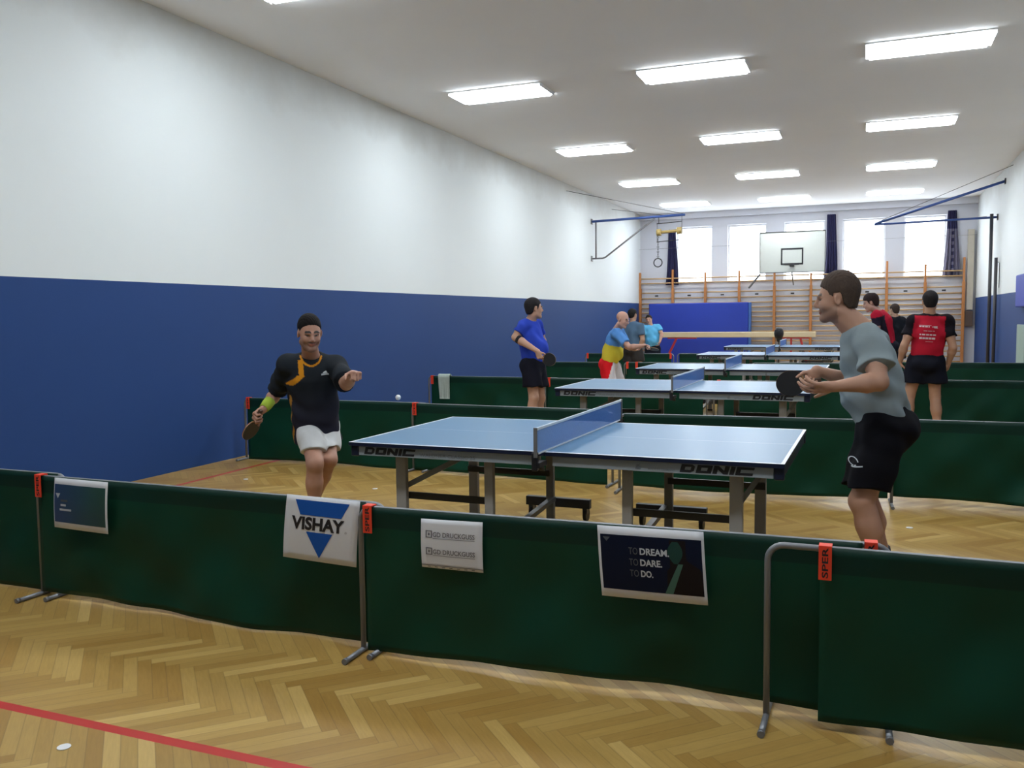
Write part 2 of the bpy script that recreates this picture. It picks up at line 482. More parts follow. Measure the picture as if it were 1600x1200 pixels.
# ------------------------------------------------------------------ green barriers
def barrier(x0, y0, x1, y1, label, gl=.045, gr=.045, H=.70, tags=(0,), seed=0, text='SPER', foot=(1, 1), clothz=.02, grp='green court barriers'):
    L = math.hypot(x1-x0, y1-y0); rz = math.atan2(y1-y0, x1-x0)
    t = thing('court_barrier', label, 'barrier', (x0, y0, 0), rz, grp)
    r = .0125; cr = .06
    pts = [(0, 0, .02), (0, 0, H-r-cr)]+arc((cr, 0, H-r-cr), cr, math.pi, math.pi/2, 6)[1:]+[(L-cr, 0, H-r)]+arc((L-cr, 0, H-r-cr), cr, math.pi/2, 0, 6)[1:]+[(L, 0, .02)]
    MB().tube(pts, r, 10).build('frame_tube', M_TUBE, t)
    for k, xx in enumerate((0, L)):
        if foot[k]:
            f = MB().tube([(xx, -.16, .0135), (xx, .16, .0135)], .0125, 8).build('foot', M_TUBE, t)
            
            for sy in (-1, 1): MB().tube([(xx, sy*.175, .0145), (xx, sy*.155, .0145)], .0145, 8).build('foot_cap', M_TUBE, f)
    # cloth: sheet wrapped over the top tube, with soft hanging folds
    rr = random.Random(seed); a0, a1 = gl, L-gr
    ph = [rr.uniform(0, 6.28) for _ in range(6)]; am = rr.uniform(1.0, 1.6)
    nx, nz = 72, 22; V = []; Fc = []
    for side in (0, 1):
        for iz in range(nz+1):
            s_ = iz/nz
            for ix in range(nx+1):
                u = ix/nx; x = a0+(a1-a0)*u
                e = (4*u*(1-u))**.5
                sag = .018*math.sin(math.pi*u)*math.sin(2.1*math.pi*u+ph[0])
                z = H-.004-(H-.004-clothz-.012*math.cos(5*u+ph[1]))*s_
                fold = am*e*s_**.6*(.012*math.sin(9*u+5*s_+ph[2])+.008*math.sin(17*u-7*s_+ph[3])+.005*math.sin(31*u+9*s_+ph[4]))
                
                y = -.0150+fold*1.0-.006*s_
                if side: y += .004+.022*max(0, 1-s_*5)
                V.append((x, y, z+sag*0))
    N = (nx+1)*(nz+1)
    def I(s, iz, ix): return s*N+iz*(nx+1)+ix
    for iz in range(nz):
        for ix in range(nx):
            Fc.append((I(0, iz, ix), I(0, iz+1, ix), I(0, iz+1, ix+1), I(0, iz, ix+1)))
            Fc.append((I(1, iz, ix), I(1, iz, ix+1), I(1, iz+1, ix+1), I(1, iz+1, ix)))
    for ix in range(nx):
        Fc.append((I(0, 0, ix), I(0, 0, ix+1), I(1, 0, ix+1), I(1, 0, ix)))
        Fc.append((I(0, nz, ix), I(1, nz, ix), I(1, nz, ix+1), I(0, nz, ix+1)))
    for iz in range(nz):
        Fc.append((I(0, iz, 0), I(1, iz, 0), I(1, iz+1, 0), I(0, iz+1, 0)))
        Fc.append((I(0, iz, nx), I(0, iz+1, nx), I(1, iz+1, nx), I(1, iz, nx)))
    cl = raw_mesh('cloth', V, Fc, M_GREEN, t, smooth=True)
    for k in tags:
        xt = gl+.018 if k == 0 else (L-gr-.018 if k == 1 else k)
        o = 'orange tag'
        g = MB()
        g.box((xt, -.030, H-.06), (.046, .004, .125)); g.box((xt, .016, H-.045), (.046, .004, .09)); g.box((xt, -.007, H+.003), (.046, .048, .005))
        tg = g.build('name_tag', M_ORANGE, t); tg['label'] = 'orange tag'
        if text and y0 < 9:
            V, F2 = fit_text(text, .115, .022, .02)
            faces_mesh('lettering', [(xt+.011-b, -.0325, H-.115+a) for a, b in V], F2, M_INK, tg)
    return t
barrier(-6.52, 3.66, -4.24, 3.66, 'green barrier in the front row, farthest left, cut by the left picture edge', tags=(), seed=1)
barrier(-4.37, 3.585, -2.085, 3.56, 'green front barrier on the left, with the blue-green poster and white triangle sign', seed=2, gl=.02, gr=.10)
barrier(-2.17, 3.475, .10, 3.53, 'green front barrier in the middle, with a small white sign and a dark poster', seed=3, tags=(0, 2.2), gl=.035, gr=.10, clothz=.03)
barrier(-.335, 3.42, 1.95, 3.40, 'green front barrier at the right with its bare bent tube on the left end', seed=14, gl=.19, clothz=.035)
barrier(-6.45, 7.98, -4.14, 7.99, 'green barrier behind the foreground table, touching the blue wall at left', seed=5, clothz=.01, gr=.02)
barrier(-4.30, 7.93, -2.16, 7.82, 'green barrier straight behind the left half of the foreground table', seed=6, clothz=.01, gl=.02)
barrier(-2.03, 7.58, .21, 7.68, 'green barrier straight behind the right half of the foreground table', seed=7, tags=(), clothz=.05, gr=.03)
barrier(.10, 7.78, 2.40, 7.78, 'green barrier behind the grey-shirted player, reaching the right picture edge', seed=8, tags=(), clothz=.05, gl=.12)
barrier(-6.10, 11.78, -4.02, 11.80, 'green barrier with a pale towel hanging over it, third row', seed=9, gl=.05)
barrier(-4.22, 11.72, -1.95, 11.72, 'green barrier with an orange tag behind the man in the blue shirt', seed=10, tags=(0,), clothz=.06)
barrier(-1.86, 11.75, .36, 12.02, 'green barrier behind the right half of the second table', seed=11, tags=(0,), clothz=.06)
barrier(.48, 12.45, 2.70, 12.45, 'green barrier behind the legs of the player in the red shirt', seed=12, tags=(), clothz=.05)
barrier(-5.95, 15.98, -4.25, 15.98, 'green barrier behind the bald player, left part of the fourth row', seed=13, tags=(), gr=.1)
barrier(-4.20, 16.05, -2.00, 16.05, 'green barrier behind the third table, with orange tags at its left end', seed=15, tags=(0, .24))
barrier(-1.90, 16.20, .35, 16.40, 'green barrier behind the right half of the third table', seed=16, tags=())
barrier(.45, 16.85, 2.70, 16.85, 'green barrier far right, fourth row, before the wall bars', seed=17, tags=())
barrier(-6.12, 19.80, -4.05, 19.85, 'green barrier farthest back at left, against the blue wall', seed=18, tags=(0, 1))
barrier(-3.98, 19.95, -1.80, 19.95, 'green barrier farthest back, behind the fourth table', seed=19, tags=())

# ------------------------------------------------------------------ papers hung on the front barriers
def sheet(corners, y, label, cat='sign'):
    """corners: TL TR BR BL as (x, z)"""
    c = [np.array(p, float) for p in corners]
    def Pt(s, t, off=0):   # s right, t down, 0..1
        p = (c[0]*(1-s)+c[1]*s)*(1-t)+(c[3]*(1-s)+c[2]*s)*t
        return (p[0]-c[3][0], -.006*math.sin(math.pi*t)-.004*math.sin(2.2*s+1)-off, p[1]-c[3][1])
    V, Fc = [], []; n = 10
    for side in (0, 1):
        for i in range(n+1):
            for j in range(n+1): V.append(Pt(j/n, i/n, 0 if side == 0 else -.0008))
    N = (n+1)**2
    for i in range(n):
        for j in range(n):
            a = i*(n+1)+j; Fc.append((a, a+n+1, a+n+2, a+1)); Fc.append((N+a, N+a+1, N+a+n+2, N+a+n+1))
    for k in range(n):
        for a, b_ in ((k, k+1), (n*(n+1)+k+1, n*(n+1)+k), ((k+1)*(n+1), k*(n+1)), (k*(n+1)+n, (k+1)*(n+1)+n)): Fc.append((a, b_, N+b_, N+a))
    o = raw_mesh('paper_sign', V, Fc, M_PAPER, None, smooth=False)
    o.location = (c[3][0], y, c[3][1]); tag(o, label, cat, 'papers hung on the front barriers')
    return o, Pt
def grid_decal(name, Pt, s0, t0, s1, t1, off, m, parent, shape=None, n=10):
    """rectangle (or outline with straight top and bottom) laid on the sheet"""
    V, Fc = [], []
    for i in range(n+1):
        f = i/n; a, b_ = (s0, s1) if shape is None else shape(f)
        for j in range(n+1): V.append(Pt(a+(b_-a)*j/n, t0+(t1-t0)*f, off))
    for i in range(n):
        for j in range(n):
            k = i*(n+1)+j; Fc.append((k, k+n+1, k+n+2, k+1))
    return raw_mesh(name, V, Fc, m, parent)
def text_decal(txt, Pt, s0, t0, w_, h_, off, m, parent, bold=.02):
    V, Fc = fit_text(txt, w_, h_, bold)
    faces_mesh('lettering', [Pt(s0+a, t0+h_-b_, off) for a, b_ in V], Fc, m, parent)
M_VBLUE = mat('printed_blue', (.012, .09, .40), .5, .05, spec=.12); M_PALE = mat('pale_print', (.48, .52, .56), .5)
M_GREYP = mat('grey_print', (.16, .16, .18), .5); M_BLK = mat('dark_navy_print', (.005, .009, .026), .45, .2, 8, spec=.12)
M_DIM = mat('dim_grey_print', (.10, .11, .12), .5, spec=.12); M_MAN = mat('dark_green_print', (.018, .055, .045), .5, spec=.12); M_MAN2 = mat('dark_brown_print', (.012, .009, .010), .5, spec=.12); M_SHIRTP = mat('green_grey_print', (.040, .12, .09), .5)
YS = 3.45
s1_, P1 = sheet([(-4.16, .705), (-3.775, .70), (-3.79, .415), (-4.18, .425)], 3.525, 'blue and green poster on white paper at the left of the front barrier', 'poster')
def poster_mat():
    m, nt, b = new_mat('blue_green_print')
    vec, x, y, z = coord(nt)
    n = noise(nt, vec, 5, 3)
    c = mixcol(nt, (x*2.9), (.018, .05, .24), (.014, .085, .035))
    c = mixcol(nt, n, c, (.010, .045, .075)); nt.links.new(c, b.inputs['Base Color']); return m
grid_decal('printed_picture', P1, .015, .12, .965, .88, .0012, poster_mat(), s1_)
grid_decal('printed_triangle', P1, 0, .30, 0, .40, .002, M_PALE, s1_, shape=lambda f: (.04+.045*f, .13-.045*f))
for k, (a, b_) in enumerate(((.14, .27), (.14, .24), (.12, .34))): grid_decal('printed_line', P1, a, .42+k*.09, b_, .46+k*.09, .002, M_PALE if k else M_DIM, s1_)
s2_, P2 = sheet([(-2.575, .725), (-2.17, .715), (-2.20, .40), (-2.61, .415)], 3.475, 'white paper sign with a blue triangle and the word VISHAY')
grid_decal('blue_triangle', P2, 0, .06, 0, .29, .0012, M_VBLUE, s2_, shape=lambda f: (.13+.085*f, .87-.095*f))
grid_decal('blue_triangle', P2, 0, .545, 0, .94, .0012, M_VBLUE, s2_, shape=lambda f: (.31+.19*f, .67-.168*f))
text_decal('VISHAY', P2, .10, .315, .72, .205, .0014, M_INK, s2_, .042)
text_decal('®', P2, .83, .48, .03, .035, .0014, M_GREYP, s2_, .0)
s3_, P3 = sheet([(-1.84, .665), (-1.54, .67), (-1.54, .445), (-1.84, .445)], 3.455, 'small white paper with two grey lines of print in the middle of the front barrier')
for t0 in (.225, .575):
    text_decal('GD DRUCKGUSS', P3, .20, t0+.03, .68, .10, .0012, M_GREYP, s3_, .02)
    for a, b_, c_, d_ in ((.08, .19, t0, t0+.02), (.08, .19, t0+.13, t0+.15), (.08, .10, t0, t0+.15), (.17, .19, t0, t0+.15), (.12, .15, t0+.05, t0+.10), (.20, .88, t0+.155, t0+.165)):
        grid_decal('printed_line', P3, a, c_, b_, d_, .0012, M_GREYP, s3_, n=2)
grid_decal('printed_line', P3, 0, .935, 1, .95, .0012, M_GREYP, s3_, n=2)
for k in range(7): grid_decal('printed_line', P3, .1+.12*k, .965, .15+.12*k, .98, .0012, M_GREYP, s3_, n=2)
s4_, P4 = sheet([(-1.02, .70), (-.585, .705), (-.565, .41), (-1.0, .405)], 3.455, 'dark poster on white paper reading TO DREAM. TO DARE. TO DO.', 'poster')
grid_decal('printed_picture', P4, .025, .115, .975, .885, .0012, M_BLK, s4_)
grid_decal('printed_man', P4, 0, .14, 0, .885, .0016, M_MAN2, s4_, shape=lambda f: (.66-.02*f if f > .5 else .68, .83 if f < .35 else min(.97, .83+(f-.35)*.8)), n=14)
grid_decal('printed_face', P4, 0, .16, 0, .46, .0020, M_MAN, s4_, shape=lambda f: (.735-.075*math.sin(math.pi*min(.98, .12+.8*f)), .735+.065*math.sin(math.pi*min(.98, .12+.8*f))), n=12)
grid_decal('printed_shirt', P4, 0, .46, 0, .885, .0022, M_SHIRTP, s4_, shape=lambda f: (.755-.14*f, .80-.11*f), n=8)
grid_decal('printed_triangle', P4, 0, .15, 0, .21, .0020, M_DIM, s4_, shape=lambda f: (.05+.035*f, .12-.035*f), n=4)
for k, (wd, ww) in enumerate((('DREAM.', .275), ('DARE.', .205), ('DO.', .115))):
    t0 = .275+.155*k
    text_decal('TO', P4, .295, t0, .085, .095, .0026, M_DIM, s4_, .0)
    text_decal(wd, P4, .40, t0, ww, .095, .0026, M_PALE, s4_, .03)

# ------------------------------------------------------------------ towel, ball, floor discs
def towel():
    V, Fc = [], []; n, mz = 20, 26
    H = .70; L = .34; wv = .19
    path = []
    for i in range(mz+1):
        s_ = i/mz*(2*L+.06)
        if s_ < L: path.append((-.034, H-L+s_))
        elif s_ < L+.06:
            a = (s_-L)/.06*math.pi; path.append((-.034*math.cos(a), H+.010+.014*math.sin(a)))
        else: path.append((.034, H-(s_-L-.06)))
    for off in (0, .008):
        for i, (py, pz) in enumerate(path):
            for j in range(n+1):
                u = j/n; wob = .009*math.sin(14*u)+.005*math.sin(27*u+pz*9)
                d = max(0, (H-pz))/L; sg = -1 if py < 0 else 1
                V.append(((u-.5)*wv*(1-.12*d)+.01*d, py+sg*(abs(wob)*d+off), pz+(off if abs(py) < .03 else 0)))
    N = (mz+1)*(n+1)
    for i in range(mz):
        for j in range(n):
            k = i*(n+1)+j; Fc.append((k, k+1, k+n+2, k+n+1)); Fc.append((N+k, N+k+n+1, N+k+n+2, N+k+1))
    for i in range(mz):
        for k, d in ((i*(n+1), 0), (i*(n+1)+n, 1)): Fc.append((k, k+n+1, N+k+n+1, N+k))
    for j in range(n):
        for k in (j, mz*(n+1)+j): Fc.append((k, k+1, N+k+1, N+k))
    o = raw_mesh('towel', V, Fc, mat('pale_green_grey_towel', (.42, .50, .46), .9, .1, 20, bmp=.3), None, True)
    o.location = (-5.83, 11.775, 0)
    tag(o, 'pale grey-green towel hanging over the third-row barrier by the blue wall', 'towel')
towel()
p = at(622, 621, 5.6)
tag(MB().sphere((0, 0, 0), .02, 20).build('table_tennis_ball', M_WHITE), 'white ball in the air to the right of the player in the charcoal shirt', 'ball').location = p
for u, v, lab in ((100, 1168, 'white disc on the floor in the near left corner, beyond the red line'), (384, 749, 'small white disc on the floor left of the charcoal-shirted player'), (586, 764, 'small white disc on the floor left of the foreground table leg'), (1421, 825, 'small white disc on the floor right of the grey-shirted player')):
    q = atz(u, v, 0)
    d = MB().tube([(0, 0, 0.0005), (0, 0, .004)], .024, 20).build('floor_disc', M_WHITE); d.location = q
    tag(d, lab, 'floor disc', 'white discs on the floor')

# ------------------------------------------------------------------ far end: wall bars, mat, beam, board, curtains
BX = [-6.62, -5.63, -4.63, -3.62, -2.60, -1.57, -.55, .47, 1.46, 2.46]
for k in range(9):
    a, b_ = BX[k], BX[k+1]; yb = D-.14
    where = ['in the left corner', 'second from the left corner', 'third from the left corner', 'fourth from the left, above the end of the blue mat', 'fifth from the left, under the left of the backboard', 'sixth from the left, under the right of the backboard', 'behind the grey-shirted player', 'behind the two men standing right', 'at the right corner, behind the red-shirted player'][k]
    t = thing('wall_bars', 'wooden wall bars '+where, 'wall bars', (a, yb, 0), 0, 'wall bars along the far wall')
    tops = [2.90, 2.97, 2.86, 2.88, 2.78, 2.75, 2.80, 3.02, 2.90][k]
    def post(x, top):
        q = MB(); q.box((x, 0, 1.20), (.075, .13, 2.4), bev=.006); q.box((x, -.02, (2.4+top)/2), (.055, .09, top-2.4), bev=.004)
        return q.build('post', M_WOODP, t)
    post(.0375 if k else 0, tops)
    if k == 8: post(b_-a, 3.06)
    L = b_-a
    x0_, x1_ = (.07 if k else .03), (L-.003 if k < 8 else L-.04)
    for rz_ in [2.70, 2.56, 2.26, 2.09]+[1.93-.145*i for i in range(13)]:
        if rz_ < .1: continue
        yo = -.045 if rz_ > 2.5 else -.01
        MB().tube([(x0_, yo, rz_), (x1_, yo, rz_)], .020, 8).build('rung', M_WOODR, t)
    for xx in ((x0_+x1_)/2,):
        MB().box((xx, .05, 2.17), (.10, .04, .04)).build('bracket', M_DARK, t)
mt_ = thing('crash_mat', 'large bright blue vinyl mat standing on edge against the wall bars', 'mat', (-4.76, 27.0, 0))
q = MB().box((0, 0, .975), (3.0, .22, 1.91), bev=.03); q.build('cover', M_MAT, mt_)
MB().box((1.535, -.002, .975), (.07, .215, 1.90), bev=.02).build('end_flap', M_MAT2, mt_)
bb = thing('balance_beam', 'long pale wooden balance beam on red steel legs before the blue mat', 'balance beam', (-3.47, 26.0, 0))
MB().box((0, 0, .985), (4.32, .12, .16), bev=.02).build('beam', M_BEAM, bb)
for s_ in (-1, 1):
    l = MB(); l.box((s_*1.58, 0, .885), (.85, .08, .035)); l.bar((s_*1.75, 0, .87), (s_*2.15 if s_ < 0 else 1.95, 0, .05), .05, .06)
    l.bar((s_*1.5, 0, .87), (s_*1.5, 0, .05), .05, .05) if s_ > 0 else None
    l.box((s_*1.85, 0, .03), (.12, .7, .06), bev=.01)
    l.build('leg', M_RED, bb)
# basketball backboard
hp = thing('basketball_backboard', 'white basketball backboard with a black square, hanging before the windows', 'backboard', (-1.975, 26.0, 0))
MB().box((0, 0, 3.295), (1.74, .035, 1.12), bev=.004).build('board', mat('board_white', (.55, .58, .55), .4, .03), hp)
q = MB(); q.box((0, -.01, 3.86), (1.76, .05, .018)); q.box((0, -.01, 2.73), (1.76, .05, .018)); q.box((-.875, -.01, 3.295), (.018, .05, 1.12)); q.box((.875, -.01, 3.295), (.018, .05, 1.12)); q.build('rim_frame', M_DARK, hp)
q = MB()
for c_, d_ in (((0, -.02, 3.38), (.60, .008, .045)), ((0, -.02, 2.96), (.60, .008, .05)), ((-.28, -.02, 3.17), (.04, .008, .42)), ((.28, -.02, 3.17), (.04, .008, .42))): q.box(c_, d_)
q.build('target_square', M_DARK, hp)
q = MB(); q.tube(arc((0, -.30, 2.93), .225, 0, 2*math.pi*15/16, 15, 0, 1, 2), .009, 6, closed=True); q.box((0, -.05, 2.93), (.12, .07, .08)); q.build('hoop', M_DARK, hp)
q = MB()
for sx in (-.5, .5): q.bar((sx, .02, 3.6), (sx, D-26.0-.01, 3.6), .04, .04); q.bar((sx, .02, 2.9), (sx, D-26.0-.21, 2.9), .04, .04)
q.bar((-.86, -.0, 2.70), (-1.2, .2, 2.32), .04, .04); q.bar((.0, .02, 2.72), (0, .6, 2.4), .03, .03)
q.build('mounting_arm', M_STEEL, hp)
# curtains
def curtain(x, wt, wb, z0, z1, label, m, lower=None):
    V, Fc = [], []; n, mz = 40, 20
    for side in (0, 1):
        for i in range(mz+1):
            f = i/mz; w_ = wt+(wb-wt)*f**1.3
            for j in range(n+1):
                u = j/n
                V.append(((u-.5)*w_+.03*f*math.sin(3*f), .035*math.sin(u*math.pi*9+f)*(.6+.6*f)+side*.012, z1-(z1-z0)*f))
    N = (mz+1)*(n+1)
    for i in range(mz):
        for j in range(n):
            k = i*(n+1)+j; Fc.append((k, k+1, k+n+2, k+n+1)); Fc.append((N+k, N+k+n+1, N+k+n+2, N+k+1))
    for i in range(mz):
        for k in (i*(n+1), i*(n+1)+n): Fc.append((k, k+n+1, N+k+n+1, N+k))
    o = raw_mesh('curtain', V, Fc, m, None, True); o.location = (x, D-.10, 0)
    return tag(o, label, 'curtain', 'dark curtains at the far windows')
curtain(-5.63, .22, .42, 2.50, 4.20, 'dark navy curtain gathered at the left of the leftmost window', M_CURT)
curtain(-1.00, .24, .36, 2.62, 4.42, 'dark navy curtain gathered just right of the basketball backboard', M_CURT)
def patt_mat():
    m, nt, b = new_mat('navy_curtain_with_grey_pattern')
    vec, x, y, z = coord(nt)
    n = noise(nt, vec, 9, 3)
    g = mixcol(nt, n, (.12, .11, .17), (.20, .19, .27))
    rib = ((x-.03).abs().lt(.035))._m('MULTIPLY', (z*34).sin().gt(0))
    g = mixcol(nt, rib, g, (.02, .02, .07))
    nt.links.new(mixcol(nt, z.gt(3.86), g, (.018, .018, .075)), b.inputs['Base Color']); b.inputs['Roughness'].default_value = .85
    return m
curtain(2.14, .22, .46, 2.54, 4.36, 'curtain right of the rightmost window, dark above and grey patterned below', patt_mat())
# wires across the far wall
tag(MB().tube([(WL+.02, D-.22, 3.62), (WR-.02, D-.22, 3.66)], .004, 5).build('curtain_wire', M_STEEL), 'thin wire stretched across the far windows', 'wire')

# wall-hinged steel frames
sf = thing('swing_frame', 'blue steel wall frame reaching out from the left wall near the windows', 'wall frame', (WL, 22.1, 0))
q = MB(); q.tube([(0, 0, 4.0), (2.42, 0, 4.05)], .032, 10); q.build('arm', M_BLUEP, sf)
MB().tube([(.12, 0, 4.0), (.12, 0, 3.05)], .022, 8).build('upright', M_STEEL, sf)
MB().tube([(0, 0, 3.05), (.30, 0, 3.05), (.38, 0, 3.08), (1.66, 0, 4.0)], .022, 8).build('brace', M_STEEL, sf)
q = MB(); q.box((.012, 0, 4.0), (.02, .12, .14)); q.box((.012, 0, 3.05), (.02, .12, .14)); q.build('wall_plate', M_STEEL, sf)
q = MB(); q.tube([(.02, -2.1, 4.52), (2.40, 0, 4.07)], .006, 5); q.tube([(.02, 1.9, 4.52), (1.9, 0, 4.06)], .006, 5); q.build('guy_wire', M_DARK, sf)
rg = thing('ring_trapeze', 'yellowish trapeze bar with a hanging gym ring under the left steel frame', 'gym rings', (-4.61, 22.1, 0))
q = MB(); q.tube([(-.33, 0, 3.86), (.30, 0, 3.89)], .012, 6); q.tube([(-.33, 0, 3.41), (.30, 0, 3.44)], .010, 6)
q.tube([(-.32, 0, 3.86), (-.32, 0, 3.41)], .006, 5); q.tube([(.30, 0, 4.05), (.30, 0, 3.44)], .006, 5); q.tube([(-.28, 0, 4.03), (-.28, 0, 3.86)], .008, 5); q.build('hanger', M_DARK, rg)
q = MB(); q.tube([(-.30, 0, 3.64), (.28, 0, 3.67)], .038, 10); q.tube([(-.33, 0, 3.64), (-.22, 0, 3.645)], .085, 14); q.tube([(.18, 0, 3.665), (.30, 0, 3.67)], .085, 14); q.build('pulley_bar', mat('yellowed_wood', (.40, .29, .10), .5, .15), rg)
q = MB()
for k in range(9): q.tube(arc((-.30, 0, 3.52-.06*k), .022, 0, 2*math.pi*7/8, 7, 0, 2, 1) if k % 2 == 0 else arc((0, -.30, 3.52-.06*k), .0, 0, 1, 1) if False else [(-.30, -.014, 3.52-.06*k+.02), (-.30, .014, 3.52-.06*k+.02), (-.30, .014, 3.52-.06*k-.02), (-.30, -.014, 3.52-.06*k-.02)], .007, 5, closed=True)
q.build('chain', M_DARK, rg)
MB().tube(arc((-.30, 0, 2.89), .105, 0, 2*math.pi*23/24, 23, 0, 2, 1), .014, 8, closed=True).build('ring', M_DARK, rg)
sr = thing('swing_frame', 'dark blue steel arm frame on a tall floor post by the right wall', 'wall frame', (WR, 23.3, 0))
MB().tube([(-.13, 0, 0), (-.13, 0, 3.82)], .038, 10).build('post', M_CASTER, sr)
q = MB(); q.tube([(-.02, 0, 3.74), (-2.65, 0, 3.70)], .026, 8); q.build('arm', M_BLUEP, sr)
q = MB(); q.tube([(-.02, -1.1, 4.41), (-2.62, 0, 3.72)], .030, 8); q.build('brace', M_BLUEP, sr)
q = MB(); q.tube([(-.02, -2.3, 4.58), (-2.62, 0, 3.74)], .006, 5); q.tube([(-.02, 1.9, 3.95), (-1.0, 0, 3.73)], .005, 5); q.build('guy_wire', M_DARK, sr)
q = MB(); q.box((-.014, 0, 3.74), (.02, .14, .14)); q.box((-.014, -1.1, 4.41), (.02, .12, .12)); q.build('wall_plate', M_DARK, sr)
po = thing('pole', 'shorter dark steel pole standing by the right wall beside the tall post', 'pole', (WR-.08, 22.75, 0))
MB().tube([(0, 0, 0), (0, 0, 2.78)], .035, 10).build('shaft', M_CASTER, po); MB().tube([(0, 0, 2.70), (.07, 0, 2.66), (.075, 0, 2.1)], .008, 6).build('hook', M_STEEL, po)
du = thing('wall_duct', 'beige vertical duct in the far right corner above a small dark box', 'duct', (2.62, D-.08, 0))
MB().box((0, 0, 2.72), (.16, .14, 2.2), bev=.006).build('duct', mat('beige_duct', (.52, .48, .40), .6, .08), du)
MB().box((-.02, -.02, 1.38), (.20, .18, .42), bev=.006).build('box', mat('dark_brown_box', (.10, .065, .05), .6), du)
pm = thing('wall_mat', 'blue padded mat on the right wall, cut by the right picture edge', 'mat', (WR-.06, 19.0, 0))
MB().box((0, 0, 1.95), (.10, 1.1, .62), bev=.025).build('pad', M_MAT, pm)
pg = thing('leaning_board', 'pale green board below the blue pad at the right picture edge', 'board', (WR-.05, 19.05, 0))
MB().box((0, 0, .66), (.05, .9, 1.30), bev=.01).build('panel', mat('pale_green_board', (.30, .42, .38), .6), pg)
p = at(1217, 522, 24.6)
pb = thing('padded_head_stand', 'black oval padded head on a thin stem, behind the farthest table', 'stand', (p[0], 24.6, 0))
q = MB(); q.sphere((0, 0, p[2]+.02), (.125, .125, .17), 20); q.sphere((0.01, 0, p[2]-.13), (.075, .075, .10), 14)
for k in range(5): q.tube(arc((0, 0, p[2]-.06+.045*k), .128-.006*abs(k-2)**1.5, 0, 2*math.pi*19/20, 19, 0, 1, 2), .006, 5, closed=True)
q.build('head', M_RUBBER, pb)
q = MB(); q.tube([(0, 0, p[2]-.18), (0, 0, .04)], .022, 8); q.tube([(0, 0, .04), (0, 0, .0)], .16, 20); q.build('stem', M_DARK, pb)
